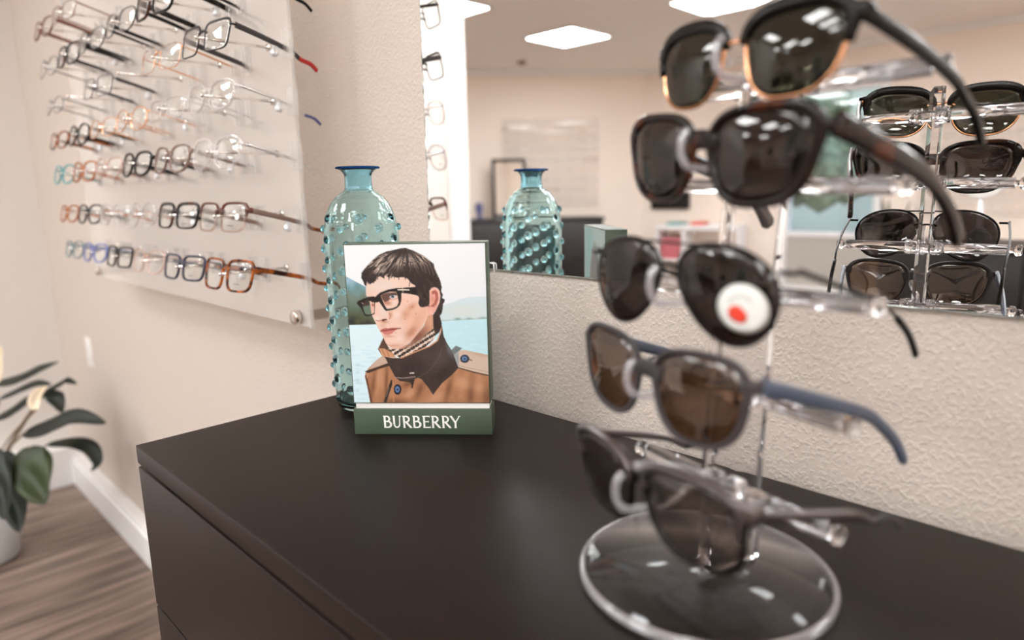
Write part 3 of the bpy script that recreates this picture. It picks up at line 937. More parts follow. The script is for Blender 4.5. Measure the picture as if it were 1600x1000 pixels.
# second, softer picture on the back of the block, facing the mirror
NB = 90
uu2, vv2 = np.meshgrid(np.linspace(0, 1, NB), np.linspace(0, 1, NB))
p2 = Paint(uu2 * 100, vv2 * 120)
p2.img[:] = (176, 204, 204)
p2.glow(78, 35, 30, 50, (96, 190, 196), .95); p2.glow(10, 60, 20, 60, (190, 208, 206), .8)
p2.ell(46, 62, 24, 44, (58, 56, 58), 1, .3); p2.poly([(48, 122), (52, 84), (64, 60), (74, 66), (76, 96), (70, 122)], (224, 176, 150), 5)
p2.poly([(22, 122), (24, 84), (40, 78), (44, 122)], (190, 160, 140), 6); p2.line([(52, 104), (58, 94), (68, 100)], 4, (150, 82, 62), .9, 4); p2.ell(44, 58, 17, 34, (62, 62, 66), .9, .5)
print_mesh('back_print', cx, NB, NB, lambda u, v: (CW - .002 - u * (CW - .005), CD - .0002, CH - .0014 - v * (CH - CG - .0022)), p2.img)


# lettering on the base
def strip(bm, a, b, wa, wb, y0, y1, T):
    a = Vector((a[0], a[1])); b = Vector((b[0], b[1])); d = (b - a).normalized(); n = Vector((-d.y, d.x))
    q = [a + n * wa / 2, a - n * wa / 2, b - n * wb / 2, b + n * wb / 2]
    loft(bm, [[T(v.x, y0, v.y) for v in q], [T(v.x, y1, v.y) for v in q]])


def arc(cx_, cy_, rx, ry, a0, a1, n=9):
    return [(cx_ + rx * math.cos(math.radians(a0 + (a1 - a0) * i / n)), cy_ + ry * math.sin(math.radians(a0 + (a1 - a0) * i / n))) for i in range(n + 1)]


SW, TW = .155, .085


def run(pts, w0, w1=None):
    w1 = w0 if w1 is None else w1; n = len(pts) - 1
    wm = lambda i: w0 + (w1 - w0) * math.sin(PI * i / n) if n > 1 else w0
    return [(pts[i], pts[i + 1], wm(i), wm(i + 1)) for i in range(n)]


def glyph(ch):
    if ch == 'B':
        return [((.12, 0), (.10, 1), SW * 1.02, SW * 1.02), ((-.02, .965), (.2, .965), .07, .07)] + run([(.1, .955)] + arc(.28, .745, .21, .21, 90, -90) + [(.12, .535)], TW, SW) + run([(.12, .53)] + arc(.36, .29, .25, .245, 90, -90) + [(.04, .045)], TW, SW * 1.1)
    if ch == 'U':
        return [((.10, 1), (.12, .32), SW, SW), ((.0, .965), (.16, .965), .07, .07), ((.58, 1), (.56, .32), TW * 1.15, TW), ((.50, .965), (.68, .965), .07, .07)] + run([(.12, .34)] + arc(.34, .3, .22, .255, 180, 360) + [(.56, .34)], TW * 1.2, TW * 1.3)
    if ch == 'R':
        return [((.12, 0), (.10, 1), SW, SW), ((-.02, .965), (.2, .965), .07, .07), ((.02, .02), (.22, .02), .05, .05)] + run([(.1, .955)] + arc(.27, .72, .24, .235, 90, -90) + [(.14, .485)], TW, SW) + [((.28, .47), (.66, .03), SW * .95, SW * 1.05), ((.58, .02), (.76, .02), .05, .05)]
    if ch == 'E':
        return [((.12, 0), (.10, 1), SW, SW), ((-.02, .96), (.56, .96), .085, .085), ((.55, 1), (.53, .85), .06, .03), ((.12, .52), (.47, .52), .08, .08), ((.46, .6), (.46, .44), .05, .05), ((.04, .045), (.6, .045), .09, .09), ((.6, 0), (.62, .16), .06, .03)]
    if ch == 'Y':
        return [((.05, .99), (.40, .46), SW, SW), ((.74, .99), (.42, .46), TW, TW * 1.1), ((.41, .5), (.41, 0), SW, SW), ((-.03, .965), (.16, .965), .07, .07), ((.64, .965), (.82, .965), .06, .06), ((.31, .02), (.51, .02), .05, .05)]


bm = nb()
CAPH = .0151; X0 = .0360
for ch, off in zip('BURBERRY', [0, .75, 1.57, 2.39, 3.2, 3.91, 4.75, 5.43]):
    for i, (a, b, wa, wb) in enumerate(glyph(ch)):
        strip(bm, (a[0] + off, a[1]), (b[0] + off, b[1]), wa, wb, -.00025 - .000004 * i, .0002, lambda x, y, z: Vector((X0 + x * CAPH * .99, y, .0084 + z * CAPH)))
link('lettering', bm, 'letter', cx, False)

# ------------------------------------------------------------------ outlet on the wall
ot = thing('power_outlet', 'white power outlet plate low on the wall behind the plant', 'outlet', (-2.224, WY, .67))
bm = nb(); box(bm, -.036, .036, -.005, 0, -.06, .06, .002); link('cover_plate', bm, 'outlet', ot)
for dz in (-.021, .021):
    bm = nb(); lathe(bm, [(0, 0), (.0165, 0), (.0165, .0022), (0, .0024)], 24, axis=Matrix.Rotation(PI / 2, 3, 'X'))
    for v in bm.verts:
        v.co += Vector((0, -.005, dz))
    link('socket', bm, 'white_plastic', ot)


# ------------------------------------------------------------------ spectacles
SH = {
    'rect': dict(e=5.0, tap=.06, lift=.05, shift=0),
    'square': dict(e=4.2, tap=.08, lift=.04, shift=0),
    'panto': dict(e=2.7, tap=.10, lift=.06, shift=0),
    'round': dict(e=2.15, tap=.02, lift=0, shift=0),
    'wayfarer': dict(e=2.75, tap=.17, lift=.07, shift=.02),
    'club': dict(e=2.7, tap=.17, lift=.05, shift=.02),
    'aviator': dict(e=2.1, tap=.20, lift=-.06, shift=.12),
    'nav': dict(e=3.1, tap=.15, lift=.04, shift=.05),
}


def outline(sh, a, b, s, n):
    q = SH[sh]; out = []
    for i in range(n):
        t = 2 * PI * i / n; c, d = math.cos(t), math.sin(t)
        x = a * math.copysign(abs(c) ** (2 / q['e']), c); z = b * math.copysign(abs(d) ** (2 / q['e']), d)
        zz, xx = z / b, x / a
        x *= 1 + q['tap'] * zz; x += q['shift'] * a * (-zz); z += q['lift'] * b * xx
        out.append((s * x, z))
    return out


def normals2(pts):
    n = len(pts); o = []
    area = sum(pts[i][0] * pts[(i + 1) % n][1] - pts[(i + 1) % n][0] * pts[i][1] for i in range(n))
    sg = 1 if area > 0 else -1
    for i in range(n):
        dx = pts[(i + 1) % n][0] - pts[i - 1][0]; dz = pts[(i + 1) % n][1] - pts[i - 1][1]
        L = math.hypot(dx, dz) + 1e-9
        o.append((sg * dz / L, -sg * dx / L))
    return o


def make_glasses(root, S, n=40):
    a, b, gap = S.get('a', .0300), S.get('b', .0215), S.get('gap', .019)
    metal = S.get('metal', False)
    rim = S.get('rim', .0011 if metal else .0034)
    dep = S.get('dep', .0022 if metal else .0042)
    wrap = S.get('wrap', 1.1)
    zc = S.get('zc', -.010)
    put = lambda x, z, y=0: Vector((x, y + wrap * x * x, z))
    fr = S['frame']; top = S.get('topw', 1.0)
    cxo = a + gap / 2
    hw = cxo + a * (1 + SH[S['shape']]['tap'] * .5) + S.get('ext', .0045)
    zh = S.get('zh', zc + b * .58)
    # front
    bm = nb()
    for s in (-1, 1):
        pts = outline(S['shape'], a, b, s, n); nr = normals2(pts); rings = []
        for (x, z), (nx, nz) in zip(pts, nr):
            r = rim * (1 + (top - 1) * max(0, nz)) * (1 + S.get('outer', 0) * max(0, s * nx) * max(0, z / b))
            if metal:
                sec = [(r * math.cos(k * PI / 3), dep / 2 * math.sin(k * PI / 3)) for k in range(6)]
            else:
                c = min(r, dep) * .22
                sec = [(-.0004, -dep / 2 + c), (c, -dep / 2), (r - c, -dep / 2), (r, -dep / 2 + c), (r, dep / 2 - c), (r - c, dep / 2), (c, dep / 2), (-.0004, dep / 2 - c)]
            rings.append([put(s * cxo + x + u * nx, zc + z + u * nz, v) for u, v in sec])
        if S.get('lower_only'):      # bare wire only under the lens
            pass
        loft(bm, rings, True)
        # end piece towards the hinge
        xe = s * (cxo + a * .96)
        eh = S.get('eh', .0014 if metal else .0042)
        tube(bm, smooth_path([put(xe, zh), put(s * (hw - .001), zh, .0006), put(s * hw, zh, .006)], 3), .0014 if metal else .0022, eh, n=8, square=.6)
    gx = gap / 2 + a * .10
    zb = S.get('zb', zc + b * .42); br = S.get('bridge', .0012 if metal else .0036)
    tube(bm, smooth_path([put(-gx, zb - .0015), put(-gap * .22, zb + .0016), put(gap * .22, zb + .0016), put(gx, zb - .0015)], 4), .0013 if metal else dep * .45, br, n=8, square=.7)
    if S.get('topbar'):
        zt = zc + b * .93
        tube(bm, smooth_path([put(-gx - a * .5, zt + .0006), put(-gap * .3, zt + .0008), put(gap * .3, zt + .0008), put(gx + a * .5, zt + .0006)], 5), .0011, S.get('topbar'), n=8)
    link('frame', bm, fr, root)
    if S.get('brow'):
        bm = nb()
        for s in (-1, 1):
            pts = outline(S['shape'], a, b, s, 64); nr = normals2(pts); rr = []
            sel = [i for i in range(64) if (pts[i][1] > -.02 * b and s * pts[i][0] >= 0) or (pts[i][1] > .30 * b and s * pts[i][0] < 0)]
            # order from inner to outer
            sel.sort(key=lambda i: math.atan2(pts[i][1], -s * pts[i][0]) if pts[i][1] > -1 else 0)
            for j, i in enumerate(sel):
                (x, z), (nx, nz) = pts[i], nr[i]
                f = j / (len(sel) - 1)
                wd = (.0030 + .0042 * math.sin(PI * min(1, f * 1.05)) ** .6) * S.get('browh', 1)
                c = .0007
                sec = [(-.0012, -.0026 + c), (c, -.003), (wd - c, -.003), (wd, -.0022), (wd, .0022), (wd - c, .003), (c, .003), (-.0012, .0022)]
                rr.append([put(s * cxo + x + u * nx, zc + z + u * nz, v) for u, v in sec])
            loft(bm, rr, False)
            xe = s * (cxo + a * .9)
            tube(bm, smooth_path([put(xe, zh + .003), put(s * (hw - .001), zh + .002, .0006), put(s * hw, zh + .001, .006)], 3), .0026, .0056, n=8, square=.6)
        link('brow_bar', bm, S['brow'], root)
    # lenses
    for s in (-1, 1):
        bm = nb(); pts = outline(S['shape'], a, b, s, n); dome = S.get('dome', .0022); th = .0016
        rings = []
        fr_ = [(.04, 0), (.35, 0), (.65, 0), (.85, 0), (1.0, 0)]
        for side in (-1, 1):
            for f, _ in (fr_ if side == -1 else fr_[::-1]):
                rings.append([put(s * cxo + x * f, zc + z * f, -dome * (1 - f * f) + side * th / 2) for x, z in pts])
        loft(bm, rings, False)
        lo = link('lens', bm, S.get('lens', 'lens'), root)
        if S.get('print') and s == 1:
            bm = nb()
            f_ = lambda x, z: put(cxo + x, zc + z, -dome * (1 - min(1, (x / a) ** 2 + (z / b) ** 2)) - th / 2 - .0003)
            quad = lambda q: bm.faces.new([bm.verts.new(f_(x, z)) for x, z in q])
            quad([(.0165, .0125), (.0185, .0125), (.0192, .0085), (.0185, .0085)]); quad([(.0200, .0125), (.0215, .0125), (.0192, .0085), (.0185, .0085)])
            if S['print'] == 'swoosh':
                quad([(-.006, -.0072), (-.0048, -.0066), (-.0030, -.0088), (-.0046, -.0100)]); quad([(-.0046, -.0100), (-.0030, -.0088), (.0060, -.0012), (.0058, -.0016)])
            else:
                for k in range(7):
                    x0 = -.008 + k * .0021
                    quad([(x0, -.0128), (x0 + .0006, -.0128), (x0 + .0006, -.0150), (x0, -.0150)]); quad([(x0 + .0006, -.0134), (x0 + .0015, -.0130), (x0 + .0015, -.0136), (x0 + .0006, -.0141)])
            link('lens_print', bm, 'ink', lo, False)
    if metal or S.get('pads'):
        for s in (-1, 1):
            bm = nb(); ico(bm, (s * (gap / 2 - .0014), .0055, zb - .0085), 1, (.0012, .0024, .0046), 1)
            tube(bm, smooth_path([put(s * (gap / 2 + .001), zb - .005, .001), (s * (gap / 2 + .0006), .006, zb - .006), (s * (gap / 2 - .0008), .0058, zb - .008)], 3), .0004, n=5)
            link('nose_pad', bm, 'pad', root)
    # temples
    tl = S.get('tl', .150); y0 = wrap * hw * hw + .006; th0 = S.get('th', .0016 if metal else .0046); th1 = S.get('th1', th0 * .72)
    tw = S.get('tw', .0011 if metal else .0018); drop = S.get('drop', .013); inn = S.get('inward', .004)
    sl = math.tan(math.radians(S.get('panto', 0)))
    for s in (-1, 1):
        path = smooth_path([(s * hw, y0 - .002, zh), (s * (hw + .0005), y0 + tl * .3, zh - .0005), (s * (hw - inn * .5), y0 + tl * .62, zh - .002), (s * (hw - inn), y0 + tl * .76, zh - .007),
                            (s * (hw - inn - .001), y0 + tl * .89, zh - drop * .55), (s * (hw - inn - .002), y0 + tl * .985, zh - drop)], 5)
        path = [Vector((q.x, q.y, q.z - sl * (q.y - y0))) for q in path]
        m_ = len(path); k = int(m_ * S.get('split', .62))
        hh = [th0 + (th1 - th0) * min(1, i / (m_ * .6)) for i in range(m_)]
        if S.get('paddle'):
            hh = [h * (1 + .35 * max(0, (i / m_ - .72)) / .28) for i, h in enumerate(hh)]
        hh[-1] *= .62
        if S.get('tip'):
            bm = nb(); tube(bm, path[:k + 1], tw, hh[:k + 1], n=8, square=.6); to = link('temple', bm, S.get('temple', fr), root)
            bm = nb(); tube(bm, path[k - 1:], max(tw, .0017) + .0002, [max(h, .0026) for h in hh[k - 1:]], n=8, square=.7); link('temple_tip', bm, S['tip'], to)
        else:
            bm = nb(); tube(bm, path, tw, hh, n=8, square=.6); to = link('temple', bm, S.get('temple', fr), root)
        if S.get('hinge'):
            bm = nb(); box(bm, s * (hw - .001) - .0012, s * (hw - .001) + .0012, y0 - .004, y0 + .006, zh - th0 * .55, zh + th0 * .55, .0004); link('hinge', bm, S['hinge'], to)
    if S.get('tagged'):
        yt = y0 + .066; xt = hw - .002; bm = nb()
        lathe(bm, [(0, .0), (.0035, .0003), (.0046, -.004), (.0062, -.0075), (.0066, -.0105), (.0056, -.0135), (.003, -.015), (0, -.0153)], 20, (xt, yt, zh - th0 - .001))
        box(bm, xt - .0022, xt + .0022, yt - .004, yt + .004, zh - th0 - .002, zh + .001, .0006)
        link('security_tag', bm, 'tag', root)
    return hw, zh


# ------------------------------------------------------------------ wall display of spectacle frames
PYF = -.070                                             # front of the acrylic sheet
ROWZ = [1.154, 1.247, 1.347, 1.432, 1.517, 1.611, 1.703]     # hinge heights, bottom row first
COLX = [-.254 - .196 * i for i in range(6)]
wp = thing('display_panel', 'clear acrylic wall panel with steel rods that carries rows of eyeglasses', 'display panel', (0, 0, 0))
PX0, PX1, PZ0, PZ1 = -1.50, -.187, 1.042, 2.05
bm = nb(); box(bm, PX0, PX1, PYF, PYF + .006, PZ0, PZ1, .0005); link('acrylic_sheet', bm, 'satin', wp, False)
bm = nb(); box(bm, PX1, PX1 + .004, PYF, PYF + .006, PZ0, PZ1, .0005); link('clear_edge', bm, 'sheet', wp, False)
for sx in (-1.45, -.226):
    for sz in (1.057, 2.02):
        bm = nb(); R_ = Matrix.Rotation(-PI / 2, 3, 'X')
        lathe(bm, [(0, -.012), (.0105, -.012), (.0125, -.010), (.0125, 0), (0, 0)], 28, (sx, PYF, sz), axis=R_)
        lathe(bm, [(0, .006), (.0115, .006), (.0115, .012), (.0095, .013), (.0095, .1108), (0, .1108)], 28, (sx, PYF, sz), axis=R_)
        link('standoff', bm, 'chrome', wp)

D = dict
BLACKM = D(frame='black_metal', metal=True)
specs = {
    # row (0 = bottom), column (0 = beside the mirror): description, spec
    (0, 0): ('tortoise square eyeglasses', D(shape='square', frame='tortoise', a=.0305, b=.0235, rim=.0032, th=.0046, print='word', hinge='steel', outer=.5)),
    (0, 1): ('navy square eyeglasses', D(shape='square', frame='navy', b=.0205, rim=.0034, print='word', hinge='silver', tagged=True)),
    (0, 2): ('blush crystal rounded eyeglasses', D(shape='panto', frame='crystal_pink', temple='crystal_pink', b=.022)),
    (0, 3): ('black narrow square eyeglasses', D(shape='rect', frame='black_gloss', b=.0205, rim=.0034)),
    (0, 4): ('blue round eyeglasses', D(shape='panto', frame='blue', a=.029, b=.0205)),
    (0, 5): ('grey teal eyeglasses', D(shape='panto', frame='teal_grey', a=.029, b=.0205)),
    (1, 0): ('brown fading to clear eyeglasses', D(shape='square', frame='amber', b=.0215, rim=.0030, print='word', tagged=True, temple='taupe', tip='tortoise', fade=True, outer=.4)),
    (1, 1): ('dark brown square eyeglasses', D(shape='square', frame='tortoise_dark', b=.0205, rim=.0026, topw=1.9, print='word')),
    (1, 2): ('clear crystal round eyeglasses', D(shape='round', frame='crystal', a=.028, b=.0238, tagged=True)),
    (1, 3): ('clear crystal square eyeglasses', D(shape='square', frame='crystal', b=.021, temple='amber')),
    (1, 4): ('black panto eyeglasses', D(shape='panto', frame='black_gloss', b=.0205, rim=.0036)),
    (1, 5): ('amber brown eyeglasses', D(shape='panto', frame='amber', b=.0195, rim=.0034)),
    (2, 0): ('thick clear crystal round eyeglasses', D(shape='panto', frame='crystal', temple='silver', b=.022, rim=.005, th=.003, print='word', tip='lens', tagged=False)),
    (2, 1): ('taupe brown round eyeglasses', D(shape='panto', frame='taupe', b=.0225, rim=.0026, print='word', tagged=True, temple='taupe', hinge='silver')),
    (2, 2): ('thick black panto eyeglasses', D(shape='panto', frame='black_gloss', b=.021, rim=.0042)),
    (2, 3): ('blush clear eyeglasses', D(shape='panto', frame='crystal_pink', b=.021, tagged=True, temple='taupe')),
    (2, 4): ('brown amber round eyeglasses', D(shape='panto', frame='amber', b=.022, rim=.003)),
    (2, 5): ('teal sided grey eyeglasses', D(shape='panto', frame='teal', b=.022, rim=.0032, temple='teal_grey')),
    (3, 0): ('clear eyeglasses with silver temples', D(shape='panto', frame='crystal', temple='silver', tip='periwinkle', b=.0215, rim=.0026, th=.0024, tagged=True, hinge='silver', pads=True)),
    (3, 1): ('rimless silver eyeglasses', D(shape='rect', frame='silver', metal=True, rim=.0005, dep=.001, b=.019, tip='black_gloss')),
    (3, 2): ('rose gold round eyeglasses', D(shape='round', frame='gold', metal=True, b=.0225, a=.028, tip='grey_metal', tagged=True)),
    (3, 3): ('rose gold oval eyeglasses', D(shape='panto', frame='gold', metal=True, b=.0195, tip='amber')),
    (3, 4): ('dark tortoise round eyeglasses', D(shape='round', frame='tortoise_dark', b=.0225, a=.028, rim=.003, tagged=True)),
    (3, 5): ('brown tortoise oval eyeglasses', D(shape='panto', frame='tortoise', b=.0195, rim=.003, tagged=True)),
    (4, 0): ('black metal rectangular eyeglasses with red tips', D(shape='rect', a=.0305, b=.0225, tip='red', th=.0046, th1=.0036, print='swoosh', tagged=True, split=.60, temple='black_matte', bridge=.002, topw=2.0, **BLACKM)),
    (4, 1): ('thin rimless gold eyeglasses', D(shape='rect', frame='gold', metal=True, rim=.0006, dep=.0012, b=.0215)),
    (4, 3): ('grey metal eyeglasses with red tips', D(shape='rect', frame='grey_metal', metal=True, b=.0215, rim=.0013, tip='red', th=.0036, tagged=True, temple='black_matte')),
    (4, 5): ('thin grey brown wire eyeglasses', D(shape='round', frame='grey_metal', metal=True, b=.0205, tip='taupe')),
    (5, 0): ('black eyeglasses, only lower rims in view', D(shape='rect', b=.021, th=.003, tip='black_gloss', **BLACKM)),
    (5, 1): ('large tortoise square eyeglasses', D(shape='square', frame='tortoise_dark', b=.0245, a=.030, rim=.0034, th=.006, tagged=True)),
    (5, 2): ('black wire rectangular eyeglasses', D(shape='panto', b=.0225, th=.0042, tip='black_gloss', **BLACKM)),
    (5, 3): ('black wire round eyeglasses', D(shape='panto', b=.0225, th=.003, tip='black_gloss', **BLACKM)),
    (5, 4): ('tortoise and black square eyeglasses', D(shape='square', frame='tortoise_dark', b=.0225, rim=.0032, tagged=True)),
    (5, 5): ('grey wire round eyeglasses', D(shape='round', frame='grey_metal', metal=True, b=.0235, a=.028)),
    (6, 4): ('thin brown wire eyeglasses', D(shape='rect', frame='brown_metal', metal=True, b=.0205)),
    (6, 5): ('reddish brown eyeglasses', D(shape='panto', frame='brown_metal', b=.022, rim=.0026)),
}
# acetate that fades from brown at the brow to clear below
m, nt, out = new_mat('fading_acetate')
b_ = nt.nodes.new('ShaderNodeBsdfPrincipled'); b_.inputs['Roughness'].default_value = .2
tr_ = nt.nodes.new('ShaderNodeBsdfTransparent'); tr_.inputs[0].default_value = (.92, .86, .83, 1)
tc = nt.nodes.new('ShaderNodeTexCoord'); sx_ = nt.nodes.new('ShaderNodeSeparateXYZ'); nt.links.new(tc.outputs['Object'], sx_.inputs[0])
mr_ = nt.nodes.new('ShaderNodeMapRange'); mr_.inputs['From Min'].default_value = -.012; mr_.inputs['From Max'].default_value = .004
nt.links.new(sx_.outputs['Z'], mr_.inputs['Value'])
b_.inputs['Base Color'].default_value = (*lin((92, 48, 32)), 1)
mx_n = nt.nodes.new('ShaderNodeMixShader'); nt.links.new(mr_.outputs[0], mx_n.inputs[0])
nt.links.new(tr_.outputs[0], mx_n.inputs[1]); nt.links.new(b_.outputs[0], mx_n.inputs[2]); nt.links.new(mx_n.outputs[0], out.inputs[0])
MT['fade'] = m
specs[(1, 0)][1]['frame'] = 'fade'

ROWN = ['bottom', 'second lowest', 'third lowest', 'middle', 'third highest', 'second highest', 'top']
COLN = ['nearest', 'second from', 'third from', 'fourth from', 'fifth from', 'sixth from']
TILT = math.radians(-13.5)
rnd = random.Random(11)
for (r_, c_), (desc, S) in specs.items():
    zc_ = S.get('zc', -.010); S.setdefault('zc', -.010)
    xr, zr = COLX[c_], ROWZ[r_] - .004
    root = thing('eyeglasses', '%s, %s the mirror in the %s panel row' % (desc, COLN[sorted(q[1] for q in specs if q[0] == r_).index(c_)], ROWN[r_]), 'eyeglasses',
                 (xr + rnd.uniform(-.002, .002), -.1765, zr), (TILT, 0, math.radians(5 + (rnd.uniform(-2.5, 2.5) if c_ else 1))), 'eyeglasses on the wall panel')
    make_glasses(root, S, 40 if c_ < 3 else 32)
# rods and temple guides (also where a pair is missing)
for r_ in range(7):
    for c_ in range(6):
        if (r_, c_) not in specs and (r_, c_) not in [(4, 2), (4, 4)]:
            continue
        xr, zr = COLX[c_], ROWZ[r_] - .0125
        bm = nb(); tube(bm, [(xr, -.1855, zr), (xr, PYF, zr)], .0023, n=10, up=(0, 0, 1)); ico(bm, (xr, -.186, zr), .0035, sub=2)
        lathe(bm, [(0, 0), (.006, 0), (.006, .003), (0, .003)], 16, (xr, PYF, zr), axis=Matrix.Rotation(PI / 2, 3, 'X'))
        link('rod', bm, 'steel', wp)
        for s in (-1, 1):
            bm = nb(); gx_ = xr + s * .0745
            box(bm, gx_ - .009, gx_ - .0045, PYF - .012, PYF, zr - .030, zr + .014, .0006); box(bm, gx_ + .0045, gx_ + .009, PYF - .012, PYF, zr - .030, zr + .014, .0006)
            link('temple_guide', bm, 'sheet', wp, False)

# ------------------------------------------------------------------ acrylic sunglass stand
st = thing('sunglass_stand', 'clear acrylic countertop stand with round base holding five pairs of sunglasses', 'display stand', (.625, -.199, H))
O = Vector((.625, -.199, H))
bm = nb(); lathe(bm, [(0, 0), (.0895, 0), (.0895, .0066), (0, .0066)], 96); link('base_disc', bm, 'disc', st)
bm = nb(); lathe(bm, [(.0885, .0002), (.0912, .0002), (.0925, .0016), (.0925, .0050), (.0912, .0066), (.0885, .0070)], 96, closed=True); link('disc_rim', bm, 'rim', st)
pole = [Vector(q) for q in [(.636, -.184, H + .0068), (.637, -.185, 1.06), (.639, -.185, 1.12), (.640, -.182, 1.19), (.642, -.176, 1.26), (.645, -.164, 1.33), (.646, -.158, 1.36)]]
gd = Vector((.31, .95, 0)).normalized(); sd = Vector((.95, -.31, 0)).normalized()     # back direction and sideways direction of the pairs
bm = nb(); rings = []
for q in smooth_path(pole, 4):
    rings.append([q - O + gd * u + sd * v for u, v in [(-.024, -.0055), (.026, -.0055), (.026, .0055), (-.024, .0055)]])
loft(bm, rings)
bmesh.ops.bevel(bm, geom=list(bm.edges), offset=.0008, segments=1, affect='EDGES')
link('pole', bm, 'acrylic', st, False)
rods = [((.576, -.138, 1.331), (.738, -.140, 1.331)), ((.575, -.163, 1.264), (.728, -.162, 1.260)), ((.552, -.180, 1.191), (.726, -.189, 1.190)), ((.557, -.164, 1.122), (.723, -.212, 1.121)), ((.554, -.175, 1.052), (.721, -.217, 1.052))]
for (A, B) in rods:
    A = Vector(A) - O; B = Vector(B) - O; d = (B - A).normalized(); mid = (A + B) / 2
    bm = nb()
    tube(bm, [A + d * .006, B - d * .006], .0048, .0058, n=8, square=.55)
    tube(bm, [A + d * .002, A + d * .007], .0030, n=12); tube(bm, [B - d * .007, B - d * .002], .0030, n=12)
    rd = link('rod', bm, 'acrylic', st)
    for e, sg in ((A, 1), (B, -1)):
        bm = nb(); tube(bm, [e - d * sg * .0045, e - d * sg * .0035, e + d * sg * .0005, e + d * sg * .002], [.005, .0062, .0062, .004], n=12); link('knob', bm, 'acrylic', rd)
    pj = min(smooth_path(pole, 12), key=lambda q: abs(q.z - (mid + O).z)) - O
    tpar = (pj - A).dot(d); cpt = A + d * tpar
    bm = nb(); tube(bm, [cpt - d * .018, cpt - d * .0065], .0075, .0085, n=8, square=.6); tube(bm, [cpt + d * .0065, cpt + d * .018], .0075, .0085, n=8, square=.6)
    link('collar', bm, 'acrylic', rd)
# bridge positions of the five pairs, then the hooks that carry them
YAW = math.radians(-17)
suns = [
    (Vector((.639, -.207, 1.3515)), -17.2, -3, 1.8, 'black browline sunglasses with gold rims and green lenses, topmost on the clear stand',
     D(shape='club', a=.0316, b=.0244, gap=.0207, frame='gold', metal=True, rim=.0011, dep=.0026, brow='black_gloss', temple='black_gloss', th=.0044, th1=.0036, tw=.0022, lens='lens_green', wrap=1.3, dome=.004, hinge='gold', pads=True, zc=-.013, tl=.136, paddle=True, panto=13, drop=.026)),
    (Vector((.630, -.229, 1.2955)), -18.6, 1, 2.0, 'large dark tortoise sunglasses second from top on the clear stand',
     D(shape='wayfarer', a=.0330, b=.0258, gap=.0223, frame='tortoise_dark', rim=.0042, dep=.005, outer=1.2, lens='lens_brown', th=.0074, th1=.0050, tw=.0024, wrap=1.3, dome=.0045, zc=-.015, ext=.006, tl=.130, paddle=True, hinge='gold', panto=18, drop=.03, bridge=.0065, zb=-.006)),
    (Vector((.623, -.252, 1.212)), -11, 3, 1.0, 'black wire aviator sunglasses with a round white sticker, middle of the clear stand',
     D(shape='aviator', a=.0330, b=.0298, gap=.0173, frame='black_metal', metal=True, rim=.0010, dep=.0022, topbar=.0009, lens='lens_dark', th=.0018, tip='black_gloss', wrap=1.2, dome=.005, zc=-.012, zh=.004, tl=.150, panto=19, drop=.028)),
    (Vector((.615, -.263, 1.152)), -16.9, 1, .6, 'matte grey square sunglasses with brown mirrored lenses on the clear stand',
     D(shape='wayfarer', a=.0319, b=.0270, gap=.0212, frame='black_matte', rim=.0030, dep=.0042, outer=.8, lens='lens_mirror', temple='blue_grey', th=.0052, th1=.0038, tw=.0022, wrap=1.3, dome=.004, zc=-.014, tl=.148, hinge='silver', panto=19, drop=.03, bridge=.0060, zb=-.0055)),
    (Vector((.634, -.300, 1.092)), -21, 6, -4.0, 'grey lens flat-top sunglasses, lowest on the clear stand above its base',
     D(shape='nav', a=.0345, b=.0245, gap=.0198, frame='black_gloss', rim=.0026, dep=.0036, brow='gun_metal', browh=.5, lens='lens_grad', temple='gun_metal', th=.0030, tw=.0016, wrap=1.2, dome=.004, zc=-.013, tl=.106, panto=17, drop=.010, tip='black_matte', hinge='silver')),
]
